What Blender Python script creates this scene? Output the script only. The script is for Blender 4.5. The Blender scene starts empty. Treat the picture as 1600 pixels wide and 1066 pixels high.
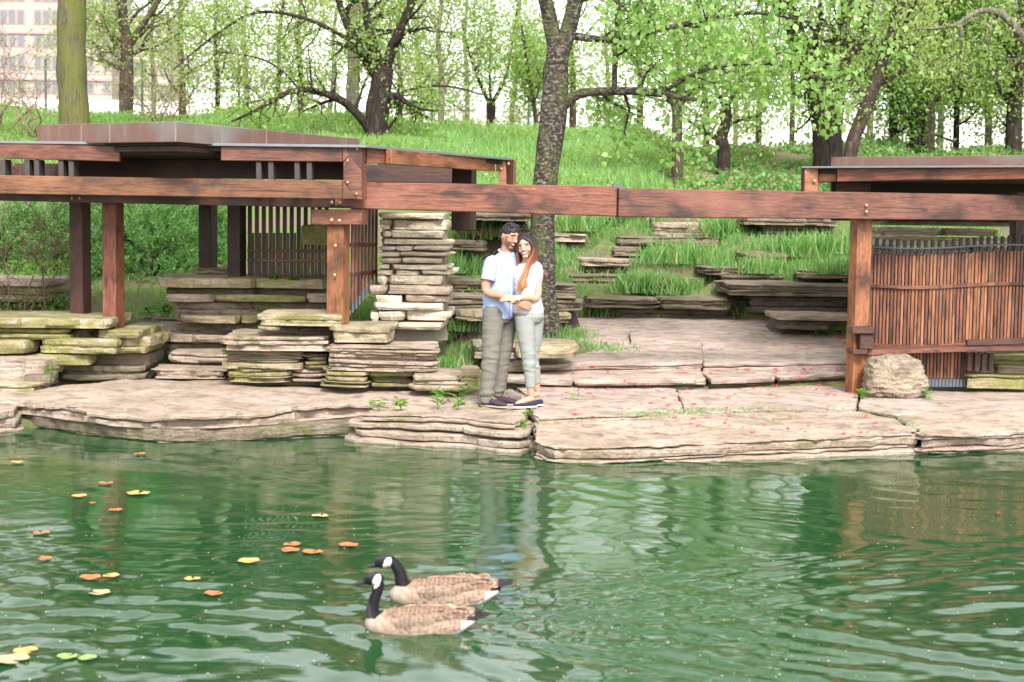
import bpy, bmesh, math, random
import numpy as np
from mathutils import Vector, Matrix, noise
from mathutils.bvhtree import BVHTree
from mathutils.geometry import delaunay_2d_cdt

SC = bpy.context.scene
COL = SC.collection
R = math.radians

# ------------------------------------------------------------------ camera
FPX = 2400.0                      # focal length in pixels of a 1600 px wide picture
CAMZ = 1.77                       # eye height above the stone terrace (z = 0)
PITCH = math.atan(188 / FPX)
ROLL = R(0.8)
_F = Vector((0, math.cos(PITCH), -math.sin(PITCH)))
_U = Vector((0, math.sin(PITCH), math.cos(PITCH)))
_R = Vector((1, 0, 0))
CR = _R * math.cos(ROLL) + _U * math.sin(ROLL)
CU = _U * math.cos(ROLL) - _R * math.sin(ROLL)
CAM = Vector((0, 0, CAMZ))
cam_data = bpy.data.cameras.new('camera')
cam_data.sensor_width = 36.0
cam_data.lens = FPX / 1600 * 36
cam_data.clip_end = 600
cam_data.dof.use_dof = True
cam_data.dof.focus_distance = 14.6
cam_data.dof.aperture_fstop = 3.0
cam = bpy.data.objects.new('camera', cam_data)
COL.objects.link(cam)
cam.matrix_world = Matrix.Translation(CAM) @ Matrix((CR, CU, -_F)).transposed().to_4x4()
SC.camera = cam

# ------------------------------------------------------------------ sky and sun (bright overcast)
SUN_EL, SUN_AZ = R(43), R(168)     # azimuth clockwise from +Y: behind the camera, a little to the right
world = bpy.data.worlds.new('World')
SC.world = world
world.use_nodes = True
wn = world.node_tree
bg = wn.nodes['Background']
sky = wn.nodes.new('ShaderNodeTexSky')
sky.sky_type = 'NISHITA'
sky.sun_disc = False
sky.sun_elevation = SUN_EL
sky.sun_rotation = SUN_AZ
sky.air_density = 1.0
sky.dust_density = 2.0
sky.ozone_density = 1.0
hs = wn.nodes.new('ShaderNodeHueSaturation')
hs.inputs['Saturation'].default_value = 0.04
hs.inputs['Value'].default_value = 1.0
wn.links.new(sky.outputs[0], hs.inputs['Color'])
wn.links.new(hs.outputs[0], bg.inputs['Color'])
bg.inputs['Strength'].default_value = 0.115
sun_data = bpy.data.lights.new('sun', 'SUN')
sun_data.energy = 1.5
sun_data.angle = R(14)
sun_data.color = (1.0, 0.955, 0.90)
sun = bpy.data.objects.new('sun', sun_data)
COL.objects.link(sun)
_sd = Vector((math.sin(SUN_AZ) * math.cos(SUN_EL), math.cos(SUN_AZ) * math.cos(SUN_EL), math.sin(SUN_EL)))
sun.rotation_euler = (-_sd).to_track_quat('-Z', 'Y').to_euler()
vs = SC.view_settings
vs.view_transform = 'Standard'
vs.look = 'None'
vs.exposure = 1.93
vs.gamma = 1.0
SC.cycles.max_bounces = 6
SC.cycles.transparent_max_bounces = 8
SC.cycles.caustics_reflective = False
SC.cycles.caustics_refractive = False

# ------------------------------------------------------------------ from the picture to the place
def ray(px, py):
    return _F * FPX + CR * (px - 800) + CU * (533 - py)
def P(px, py, Y):
    d = ray(px, py)
    return CAM + d * (Y / d.y)
def G(px, py, z=0.0, slope=0.0, Y0=0.0):
    d = ray(px, py)
    t = (z - slope * Y0 - CAMZ) / (d.z - slope * d.y)
    return CAM + d * t

# ------------------------------------------------------------------ materials
def NM(name):
    m = bpy.data.materials.new(name)
    m.use_nodes = True
    return m, m.node_tree, m.node_tree.nodes['Principled BSDF']
def nd(nt, t, ins=None, **attrs):
    n = nt.nodes.new('ShaderNode' + t)
    for k, v in attrs.items():
        setattr(n, k, v)
    for k, v in (ins or {}).items():
        s = n.inputs[k]
        if isinstance(v, bpy.types.NodeSocket):
            nt.links.new(v, s)
        else:
            s.default_value = v
    return n
def ramp(nt, fac, stops):
    n = nt.nodes.new('ShaderNodeValToRGB')
    e = n.color_ramp.elements
    while len(e) < len(stops):
        e.new(0.5)
    for el, (p, c) in zip(e, stops):
        el.position = p
        el.color = (*c, 1) if len(c) == 3 else c
    nt.links.new(fac, n.inputs['Fac'])
    return n.outputs['Color']
def mix(nt, fac, a, b, mode='MIX'):
    n = nt.nodes.new('ShaderNodeMix')
    n.data_type = 'RGBA'
    n.blend_type = mode
    for i, v in ((0, fac), (6, a), (7, b)):
        if isinstance(v, bpy.types.NodeSocket):
            nt.links.new(v, n.inputs[i])
        else:
            n.inputs[i].default_value = v if i == 0 else (*v, 1)
    return n.outputs[2]
def coords(nt, kind='Object', scale=(1, 1, 1), rnd=0.0):
    tc = nd(nt, 'TexCoord')
    mp = nd(nt, 'Mapping', {'Vector': tc.outputs[kind], 'Scale': scale})
    if rnd:
        oi = nd(nt, 'ObjectInfo')
        mu = nd(nt, 'Math', {0: oi.outputs['Random'], 1: rnd}, operation='MULTIPLY')
        nt.links.new(mu.outputs[0], mp.inputs['Location'])
    return mp.outputs[0]
def noise_t(nt, vec, scale, detail=5, rough=0.55, dist=0.0):
    n = nd(nt, 'TexNoise', {'Vector': vec, 'Scale': scale, 'Detail': detail, 'Roughness': rough, 'Distortion': dist})
    return n.outputs['Fac']
def bump(nt, h, strength, dist, bsdf):
    b = nd(nt, 'Bump', {'Height': h, 'Strength': strength, 'Distance': dist})
    nt.links.new(b.outputs[0], bsdf.inputs['Normal'])
    return b

def wood_mat(name, dark, mid, light, rough=0.55):
    m, nt, b = NM(name)
    v = coords(nt, scale=(0.9, 9, 9), rnd=37.0)
    v2 = coords(nt, scale=(1, 1.6, 1.6), rnd=11.0)
    g = noise_t(nt, v, 5.5, 8, 0.65, 0.6)
    fine = noise_t(nt, v, 26, 4, 0.6)
    blotch = noise_t(nt, v2, 2.3, 4, 0.6, 0.5)
    c = ramp(nt, g, [(0.30, dark), (0.47, mid), (0.72, light)])
    c = mix(nt, ramp(nt, fine, [(0.42, (0, 0, 0)), (0.62, (1, 1, 1))]), mix(nt, 0.5, c, dark), c)
    oi = nd(nt, 'ObjectInfo')
    br = nd(nt, 'MapRange', {0: oi.outputs['Random'], 3: 0.65, 4: 1.25})
    hsv = nd(nt, 'HueSaturation', {'Color': c, 'Value': br.outputs[0]})
    st = ramp(nt, blotch, [(0.32, (0.85, 0.85, 0.85)), (0.50, (0, 0, 0))])
    c2 = mix(nt, st, hsv.outputs[0], tuple(x * 0.30 for x in dark))
    pale = ramp(nt, noise_t(nt, v2, 1.2, 3), [(0.52, (0, 0, 0)), (0.75, (0.45, 0.45, 0.45))])
    c3 = mix(nt, pale, c2, (light[0] * 1.15, light[1] * 1.25, light[2] * 1.5))
    vk = nd(nt, 'TexVoronoi', {'Vector': coords(nt, scale=(1.0, 3.0, 3.0), rnd=23.0), 'Scale': 1.7})
    knot = ramp(nt, vk.outputs['Distance'], [(0.05, (0.9, 0.9, 0.9)), (0.10, (0, 0, 0))])
    c4 = mix(nt, knot, c3, tuple(x * 0.25 for x in dark))
    ck = noise_t(nt, coords(nt, scale=(0.22, 10, 10), rnd=61.0), 4.0, 3, 0.5)
    c4 = mix(nt, ramp(nt, ck, [(0.31, (0.9, 0.9, 0.9)), (0.345, (0, 0, 0))]), c4, tuple(x * 0.2 for x in dark))
    nt.links.new(c4, b.inputs['Base Color'])
    b.inputs['Roughness'].default_value = rough
    bump(nt, g, 0.35, 0.01, b)
    return m
def stone_mat(name, base, alt, moss, moss_amt, stain=(0.10, 0.085, 0.07), zstretch=9.0, kind='Object', stain_amt=0.4, pit=1.0):
    m, nt, b = NM(name)
    v = coords(nt, kind, (1, 1, 1), 19.0 if kind == 'Object' else 0)
    vz = coords(nt, kind, (1, 1, zstretch), 19.0 if kind == 'Object' else 0)
    c = mix(nt, ramp(nt, noise_t(nt, v, 1.6, 5, 0.6), [(0.35, (0, 0, 0)), (0.65, (1, 1, 1))]), base, alt)
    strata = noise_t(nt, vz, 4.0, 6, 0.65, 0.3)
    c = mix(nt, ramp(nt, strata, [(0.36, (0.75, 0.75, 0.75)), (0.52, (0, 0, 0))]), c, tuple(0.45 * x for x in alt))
    grain = noise_t(nt, v, 38, 5, 0.7)
    spots = noise_t(nt, v, 13, 6, 0.75, 0.5)
    c = mix(nt, ramp(nt, spots, [(0.34, (0.6, 0.6, 0.6)), (0.45, (0, 0, 0))]), c, tuple(0.42 * x for x in alt))
    c = mix(nt, ramp(nt, spots, [(0.56, (0, 0, 0)), (0.72, (0.5, 0.5, 0.5))]), c, tuple(min(1, 1.18 * x) for x in base))
    c = mix(nt, ramp(nt, grain, [(0.33, (0.55, 0.55, 0.55)), (0.5, (0, 0, 0))]), c, tuple(0.5 * x for x in alt))
    st = ramp(nt, noise_t(nt, v, 3.1, 6, 0.65, 0.8), [(0.56, (0, 0, 0)), (0.70, (stain_amt,) * 3)])
    c = mix(nt, st, c, stain)
    if moss_amt > 0:
        oi = nd(nt, 'ObjectInfo')
        mn = noise_t(nt, coords(nt, kind, (1, 1, 2.2), 7.0 if kind == 'Object' else 0), 2.6, 7, 0.68, 0.4)
        off = nd(nt, 'MapRange', {0: oi.outputs['Random'], 3: -0.10, 4: 0.10})
        ms = nd(nt, 'Math', {0: mn, 1: off.outputs[0]}, operation='ADD')
        lo = 0.66 - 0.26 * moss_amt
        mf = ramp(nt, ms.outputs[0], [(lo, (0, 0, 0)), (lo + 0.13, (0.8, 0.8, 0.8))])
        mc = mix(nt, grain, tuple(x * 0.5 for x in moss), tuple(x * 1.5 for x in moss))
        c = mix(nt, mf, c, mc)
    nt.links.new(c, b.inputs['Base Color'])
    b.inputs['Roughness'].default_value = 0.85
    b.inputs['Specular IOR Level'].default_value = 0.3
    hh = nd(nt, 'Math', {0: strata, 1: grain}, operation='ADD')
    h2 = nd(nt, 'Math', {0: hh.outputs[0], 1: noise_t(nt, v, 9, 6, 0.7)}, operation='ADD')
    h3 = nd(nt, 'Math', {0: h2.outputs[0], 1: spots}, operation='ADD')
    bump(nt, h3.outputs[0], 0.75 * pit, 0.03, b)
    return m
def leaf_mat(name, cols, trans=0.45, rough=0.5):
    """foliage: every leaf its own tint (random per island), light passes through"""
    m, nt, b = NM(name)
    ge = nd(nt, 'NewGeometry')
    n = len(cols)
    c = ramp(nt, ge.outputs['Random Per Island'], [(i / max(1, n - 1), cc) for i, cc in enumerate(cols)])
    nt.links.new(c, b.inputs['Base Color'])
    b.inputs['Roughness'].default_value = rough
    b.inputs['Specular IOR Level'].default_value = 0.25
    tr = nd(nt, 'BsdfTranslucent', {'Color': mix(nt, 1.0, c, (1.6, 1.7, 0.9), 'MULTIPLY')})
    mx = nd(nt, 'MixShader', {0: trans, 1: b.outputs[0], 2: tr.outputs[0]})
    out = [x for x in nt.nodes if x.type == 'OUTPUT_MATERIAL'][0]
    nt.links.new(mx.outputs[0], out.inputs['Surface'])
    return m
def plain_mat(name, col, rough=0.6, var=0.15, scale=8.0, bmp=0.0, metal=0.0, spec=0.5):
    m, nt, b = NM(name)
    v = coords(nt, 'Object', (1, 1, 1), 5.0)
    n = noise_t(nt, v, scale, 5, 0.6)
    c = mix(nt, n, tuple(x * (1 - var) for x in col), tuple(min(1, x * (1 + var)) for x in col))
    nt.links.new(c, b.inputs['Base Color'])
    b.inputs['Roughness'].default_value = rough
    b.inputs['Metallic'].default_value = metal
    b.inputs['Specular IOR Level'].default_value = spec
    if bmp:
        bump(nt, n, bmp, 0.01, b)
    return m
def bark_mat(name, dark, light, moss, moss_amt=0.4, zs=0.35, scale=14, light_amt=0.5):
    m, nt, b = NM(name)
    v = coords(nt, 'Object', (1, 1, zs), 3.0)
    n = noise_t(nt, v, scale, 7, 0.7, 0.4)
    c = ramp(nt, n, [(0.36, tuple(x * 0.5 for x in dark)), (0.5, dark), (0.5 + 0.25 * (1.2 - light_amt), light)])
    mn = noise_t(nt, coords(nt, 'Object', (1, 1, 0.6), 3.0), 3.0, 6, 0.7)
    lo = 0.62 - 0.3 * moss_amt
    c = mix(nt, ramp(nt, mn, [(lo, (0, 0, 0)), (lo + 0.16, (0.85, 0.85, 0.85))]), c, moss)
    nt.links.new(c, b.inputs['Base Color'])
    b.inputs['Roughness'].default_value = 0.9
    b.inputs['Specular IOR Level'].default_value = 0.2
    bump(nt, n, 0.9, 0.05, b)
    return m

M = {}
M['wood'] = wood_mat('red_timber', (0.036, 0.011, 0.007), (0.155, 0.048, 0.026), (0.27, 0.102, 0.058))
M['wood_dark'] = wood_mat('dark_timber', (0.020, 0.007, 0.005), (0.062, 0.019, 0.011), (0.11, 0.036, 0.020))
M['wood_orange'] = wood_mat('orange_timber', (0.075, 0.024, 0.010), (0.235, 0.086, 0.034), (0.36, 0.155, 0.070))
M['slat_top'] = plain_mat('weathered_slat_end', (0.05, 0.036, 0.036), 0.8, 0.4, 20)
M['zinc'] = plain_mat('grey_metal_cap', (0.17, 0.18, 0.20), 0.45, 0.3, 6, metal=0.3)
M['bolt'] = plain_mat('brass_bolt', (0.42, 0.30, 0.17), 0.4, 0.2, 30, metal=0.6)
M['iron'] = plain_mat('blue_grey_iron', (0.10, 0.11, 0.14), 0.5, 0.3, 20, metal=0.4)
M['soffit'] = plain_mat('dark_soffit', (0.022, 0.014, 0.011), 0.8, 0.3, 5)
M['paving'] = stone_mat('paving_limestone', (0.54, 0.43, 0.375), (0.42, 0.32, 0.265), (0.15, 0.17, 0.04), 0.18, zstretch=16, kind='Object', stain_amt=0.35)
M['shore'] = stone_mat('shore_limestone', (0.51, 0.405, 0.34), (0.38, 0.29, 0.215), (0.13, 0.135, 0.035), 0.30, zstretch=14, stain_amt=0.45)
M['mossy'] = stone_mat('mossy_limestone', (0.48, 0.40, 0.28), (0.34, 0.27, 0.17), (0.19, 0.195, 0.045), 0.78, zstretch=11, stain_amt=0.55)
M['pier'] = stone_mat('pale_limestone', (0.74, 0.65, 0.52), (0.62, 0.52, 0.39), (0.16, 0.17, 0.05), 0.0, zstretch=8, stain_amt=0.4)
M['dimstone'] = stone_mat('grey_shaded_limestone', (0.30, 0.245, 0.18), (0.17, 0.13, 0.095), (0.10, 0.11, 0.03), 0.45, zstretch=12, stain_amt=0.6)  # darker limestone; on recessed beds and cores it puts shade into the colour
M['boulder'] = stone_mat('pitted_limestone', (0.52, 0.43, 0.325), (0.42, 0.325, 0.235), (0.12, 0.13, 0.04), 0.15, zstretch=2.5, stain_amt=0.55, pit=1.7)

# ------------------------------------------------------------------ objects
WM = {}
def reg(o, parent=None, mw=None):
    """link an object; mw is its place in the world"""
    COL.objects.link(o)
    mw = mw or Matrix.Identity(4)
    WM[o.name] = mw
    if parent is not None:
        o.parent = parent
        o.matrix_parent_inverse = WM[parent.name].inverted()
    o.matrix_basis = mw
    return o
def tag(o, label=None, cat=None, group=None, kind=None):
    if label: o['label'] = label
    if cat: o['category'] = cat
    if group: o['group'] = group
    if kind: o['kind'] = kind
    return o
def thing(name, loc, label, cat, group=None):
    o = bpy.data.objects.new(name, None)
    o.empty_display_size = 0.2
    reg(o, None, Matrix.Translation(Vector(loc)))
    return tag(o, label, cat, group)
def mk_mesh(name, verts, faces, mat=None, smooth=None):
    me = bpy.data.meshes.new(name)
    if isinstance(verts, np.ndarray):
        verts = verts.tolist()
    if isinstance(faces, np.ndarray):
        faces = faces.tolist()
    me.from_pydata([tuple(v) for v in verts], [], [tuple(f) for f in faces])
    if mat is not None:
        me.materials.append(mat)
    if smooth is not None:
        me.polygons.foreach_set('use_smooth', [True] * len(me.polygons))
        if smooth < 180:
            me.set_sharp_from_angle(angle=R(smooth))
    me.update()
    return me
def obj(name, me, parent=None, mw=None):
    return reg(bpy.data.objects.new(name, me), parent, mw)
def big_mesh(name, verts, quads, mat):
    """fast mesh of many separate quads (leaves, blades)"""
    me = bpy.data.meshes.new(name)
    verts = np.asarray(verts, dtype=np.float32)
    quads = np.asarray(quads, dtype=np.int32)
    n, k = quads.shape
    me.vertices.add(len(verts))
    me.vertices.foreach_set('co', verts.ravel())
    me.loops.add(n * k)
    me.loops.foreach_set('vertex_index', quads.ravel())
    me.polygons.add(n)
    me.polygons.foreach_set('loop_start', np.arange(0, n * k, k, dtype=np.int32))
    me.update(calc_edges=True)
    me.validate()
    me.materials.append(mat)
    return me
def boxmesh(name, lx, ly, lz, mat, bev=0.006, taper=None):
    """box, x from 0 to lx, y from 0 to ly (back), z centred; taper = height at x = lx"""
    bm = bmesh.new()
    h1 = lz if taper is None else taper
    co = [(0, 0, -lz / 2), (lx, 0, -h1 / 2), (lx, ly, -h1 / 2), (0, ly, -lz / 2), (0, 0, lz / 2), (lx, 0, h1 / 2), (lx, ly, h1 / 2), (0, ly, lz / 2)]
    vs_ = [bm.verts.new(c) for c in co]
    for f in ((3, 2, 1, 0), (4, 5, 6, 7), (0, 1, 5, 4), (1, 2, 6, 5), (2, 3, 7, 6), (3, 0, 4, 7)):
        bm.faces.new([vs_[i] for i in f])
    if bev:
        bmesh.ops.bevel(bm, geom=bm.edges[:], offset=bev, segments=1, affect='EDGES')
    me = bpy.data.meshes.new(name)
    bm.to_mesh(me)
    bm.free()
    me.materials.append(mat)
    return me
def bar(name, a, b, depth, mat, parent, bev=0.006):
    """timber seen from the front: a and b are (px, top, bottom, distance) at its two ends"""
    A0, A1 = P(a[0], a[1], a[3]), P(a[0], a[2], a[3])
    B0, B1 = P(b[0], b[1], b[3]), P(b[0], b[2], b[3])
    A, B = (A0 + A1) / 2, (B0 + B1) / 2
    X = (B - A)
    L = X.length
    X.normalize()
    Yd = Vector((-X.y, X.x, 0)).normalized()
    Z = X.cross(Yd).normalized()
    mw = Matrix.Translation(A) @ Matrix((X, Yd, Z)).transposed().to_4x4()
    return obj(name, boxmesh(name, L, depth, (A0 - A1).length, mat, bev, (B0 - B1).length), parent, mw)
def post(name, x, y, z0, z1, w, d, rz, mat, parent, bev=0.008):
    """upright timber: x, y its centre"""
    me = boxmesh(name, z1 - z0, d, w, mat, bev)
    mw = Matrix.Translation((x, y, z0)) @ Matrix.Rotation(rz, 4, 'Z') @ Matrix(((0, 0, 1, 0), (0, 1, 0, -d / 2), (1, 0, 0, 0), (0, 0, 0, 1)))
    return obj(name, me, parent, mw)
def prism(name, pts, dvec, mat, parent, bev=0.004):
    """polygon of world points pushed along dvec"""
    o0 = pts[0]
    X = (pts[1] - pts[0]).normalized()
    n = len(pts)
    bm = bmesh.new()
    f = [bm.verts.new(p - o0) for p in pts]
    g = [bm.verts.new(p - o0 + dvec) for p in pts]
    bm.faces.new(f)
    bm.faces.new(g[::-1])
    for i in range(n):
        bm.faces.new((f[i], f[(i + 1) % n], g[(i + 1) % n], g[i])[::-1])
    bmesh.ops.recalc_face_normals(bm, faces=bm.faces[:])
    if bev:
        bmesh.ops.bevel(bm, geom=bm.edges[:], offset=bev, segments=1, affect='EDGES')
    me = bpy.data.meshes.new(name)
    bm.to_mesh(me)
    bm.free()
    me.materials.append(mat)
    return obj(name, me, parent, Matrix.Translation(o0))
def bolt(px, py, Y, parent, r=0.018):
    p = P(px, py, Y)
    bm = bmesh.new()
    bmesh.ops.create_uvsphere(bm, u_segments=8, v_segments=6, radius=r)
    for v in bm.verts:
        v.co.y *= 0.6
    me = bpy.data.meshes.new('bolt')
    bm.to_mesh(me)
    bm.free()
    me.materials.append(M['bolt'])
    return obj('bolt', me, parent, Matrix.Translation(p))

# ------------------------------------------------------------------ layered limestone
WALK_V, WALK_F = [], []
def walk(verts, faces):
    k = len(WALK_V)
    WALK_V.extend([tuple(v) for v in verts])
    WALK_F.extend([tuple(i + k for i in f) for f in faces])
def nz(x, y, z):
    return noise.noise(Vector((x, y, z)))
def resample(poly, res):
    out = []
    n = len(poly)
    for i in range(n):
        a, b = poly[i], poly[(i + 1) % n]
        k = max(1, int(round((b - a).length / res)))
        for j in range(k):
            out.append(a.lerp(b, j / k))
    return out
def slab(name, poly, zt, zb, mat, parent=None, seed=0, res=0.05, lay=0.045, rough=0.020, flare=0.0, crev=0.03,
         top=0.010, cut=0.3, slope=0.0, Y0=0.0, grid=0.14, walkable=True, wob=0.017):
    """one stone: poly is its outline on top (world x, y), beds of rock show on its edge as layers with open seams"""
    rnd = random.Random(seed)
    poly = [Vector((p[0], p[1])) for p in poly]
    area = sum(poly[i].x * poly[(i + 1) % len(poly)].y - poly[(i + 1) % len(poly)].x * poly[i].y for i in range(len(poly)))
    if area < 0:
        poly.reverse()
    # knock the corners off
    q = []
    n = len(poly)
    for i in range(n):
        a, b, c = poly[i - 1], poly[i], poly[(i + 1) % n]
        ca = min(0.12, (a - b).length * cut * 0.5) * rnd.uniform(0.5, 1.1)
        cc = min(0.12, (c - b).length * cut * 0.5) * rnd.uniform(0.5, 1.1)
        q.append(b + (a - b).normalized() * ca)
        q.append(b + (c - b).normalized() * cc)
    ring = resample(q, res)
    n = len(ring)
    nor = []
    for i in range(n):
        t = ring[(i + 1) % n] - ring[i - 1]
        nor.append(Vector((t.y, -t.x)).normalized())
    sx = rnd.uniform(0, 90)
    cx = sum((p.x for p in ring)) / n
    cy = sum((p.y for p in ring)) / n
    th = zt - zb
    # layers
    zs = [0.0]
    while zs[-1] < th - lay * 0.6:
        zs.append(zs[-1] + lay * rnd.choice((0.45, 0.7, 1.0, 1.4, 1.9)) * rnd.uniform(0.85, 1.15))
    zs[-1] = th
    if len(zs) < 2: zs = [0, th]
    verts, faces = [], []
    def topz(x, y):
        return zt + slope * (y - Y0) + top * (nz(x * 1.3 + sx, y * 1.3, 1.7) + 0.6 * nz(x * 4 + sx, y * 4, 3.1) + 0.35 * nz(x * 11, y * 11, sx))
    rings = []
    arc = [0.0]
    for i in range(1, n):
        arc.append(arc[-1] + (ring[i] - ring[i - 1]).length)
    cell = [rnd.uniform(0.16, 0.45) for _ in range(40)]
    shift = [rnd.uniform(0, 1) for _ in range(40)]
    blk = [[rnd.choice((-1.0, -0.6, -0.2, 0.0, 0.2, 0.5)) for _ in range(97)] for _ in range(40)]
    def addring(off, zd, k, amp=1.0):
        idx = []
        for i, p in enumerate(ring):
            o = off + amp * rough * (1.2 * nz(p.x * 2.2 + sx, p.y * 2.2, k * 3.7 + sx) + 1.1 * nz(p.x * 7, p.y * 7 + sx, k * 5.1) + 1.0 * nz(p.x * 17, p.y * 17, k * 7.7 + sx))
            kk = int(k) % 40
            if 0 < k < L + 1:
                o += amp * rough * 1.5 * blk[kk][int(arc[i] / cell[kk] + shift[kk]) % 97]
            x, y = p.x + nor[i].x * o, p.y + nor[i].y * o
            w = 0.0 if zd <= 0 or zd >= th else wob * (nz(p.x * 1.4 + sx, p.y * 1.4, k * 0.35) + 0.5 * nz(p.x * 5, p.y * 5, k * 0.6 + sx))
            idx.append(len(verts))
            tz = topz(x, y)
            verts.append((x, y, tz - zd + w if zd < th * 0.5 else zb + slope * (y - Y0) + (th - zd) + w))
        rings.append(idx)
    L = len(zs) - 1
    addring(-0.035, 0.0, 0, 0.8)
    for k in range(L):
        t0, t1 = zs[k], zs[k + 1]
        t = t1 - t0
        o = rnd.uniform(-1, 0.6) * rough * 1.7 + flare * (t0 + t1) / 2 / max(th, 1e-3)
        if k == 0: o = max(o, 0.0)
        addring(o - 0.006, t0 + 0.05 * t, k + 1)
        addring(o, t0 + 0.20 * t, k + 1)
        addring(o - 0.004, t0 + 0.62 * t, k + 1)
        if k < L - 1:
            g_ = min(0.38 * t, rnd.uniform(0.006, 0.026))
            cd = crev * rnd.uniform(0.6, 1.6) + 0.015
            addring(o - 0.012, t1 - g_, k + 1)
            addring(o - cd, t1 - g_ * 0.92, k + 1, 0.7)
            addring(o - cd, t1 - 0.001, k + 1.4, 0.7)
    addring(-0.02 + flare, th, L + 1, 0.5)
    for a, b in zip(rings[:-1], rings[1:]):
        for i in range(n):
            j = (i + 1) % n
            faces.append((a[i], b[i], b[j], a[j]))
    # top: boundary plus inner points
    r0 = rings[0]
    pts = [Vector((verts[i][0], verts[i][1])) for i in r0]
    xs = [p.x for p in pts]; ys = [p.y for p in pts]
    inner = []
    gx = min(xs) + grid / 2
    def inside(x, y):
        c = False
        for i in range(n):
            a, b = pts[i], pts[i - 1]
            if (a.y > y) != (b.y > y) and x < (b.x - a.x) * (y - a.y) / (b.y - a.y) + a.x:
                c = not c
        return c
    while gx < max(xs):
        gy = min(ys) + grid / 2
        while gy < max(ys):
            x, y = gx + rnd.uniform(-.3, .3) * grid, gy + rnd.uniform(-.3, .3) * grid
            if inside(x, y) and min((abs(x - p.x) + abs(y - p.y)) for p in pts) > grid * 0.35:
                inner.append(Vector((x, y)))
            gy += grid
        gx += grid
    res_ = delaunay_2d_cdt(pts + inner, [(i, (i + 1) % n) for i in range(n)], [], 1, 1e-5)
    nv, nf, orig = res_[0], res_[2], res_[3]
    mp = {}
    for i, v in enumerate(nv):
        o = orig[i][0] if orig[i] else -1
        if 0 <= o < n:
            mp[i] = r0[o]
        else:
            mp[i] = len(verts)
            verts.append((v.x, v.y, topz(v.x, v.y)))
    for f in nf:
        g = [mp[i] for i in f]
        a, b, c = (verts[g[i]] for i in range(3))
        if (b[0] - a[0]) * (c[1] - a[1]) - (b[1] - a[1]) * (c[0] - a[0]) < 0:
            g.reverse()
        faces.append(tuple(g))
    # underside
    c = len(verts)
    verts.append((cx, cy, zb + slope * (cy - Y0)))
    last = rings[-1]
    for i in range(n):
        faces.append((last[(i + 1) % n], last[i], c))
    if walkable:
        walk(verts, faces)
    o3 = Vector((cx, cy, zb))
    me = mk_mesh(name, [(v[0] - o3.x, v[1] - o3.y, v[2] - o3.z) for v in verts], faces, mat, 26)
    return obj(name, me, parent, Matrix.Translation(o3))
_ss = [100]
def LS(parent, x0, x1, yt, yb, Y, dep, mat='mossy', name='stone', Y1=None, label=None, **kw):
    """stone of a ledge: front face from px x0 to x1, from yt down to yb, at distance Y, reaching dep metres back"""
    _ss[0] += 1
    rnd = random.Random(_ss[0])
    Yr = Y if Y1 is None else Y1
    A, B = P(x0, yt, Y), P(x1, yt, Yr)
    C, D = P(x0, yb, Y), P(x1, yb, Yr)
    zt, zb = (A.z + B.z) / 2, (C.z + D.z) / 2
    j = kw.pop('jit', 0.05)
    back = Vector((-(B - A).y, (B - A).x, 0)).normalized() * dep
    k = max(2, int((B - A).length / 0.35))
    pts = []
    for i in range(k + 1):
        p = A.lerp(B, i / k)
        d = j * rnd.uniform(-1, 1) if 0 < i < k else j * rnd.uniform(0, 2)
        pts.append((p.x + (B - A).normalized().x * 0, p.y + d))
    pts.append((B.x + back.x * 0.5 + j * rnd.uniform(-.6, 1), B.y + back.y * 0.5))
    pts.append((B.x + back.x + j * rnd.uniform(-1, 1), B.y + back.y))
    pts.append((A.x + back.x + j * rnd.uniform(-1, 1), A.y + back.y))
    pts.append((A.x + back.x * 0.5 + j * rnd.uniform(-1, .6), A.y + back.y * 0.5))
    m = M[mat] if isinstance(mat, str) else mat
    o = slab(name, pts, zt, zb, m, parent, seed=_ss[0], **kw)
    if label: o['label'] = label
    return o
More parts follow.
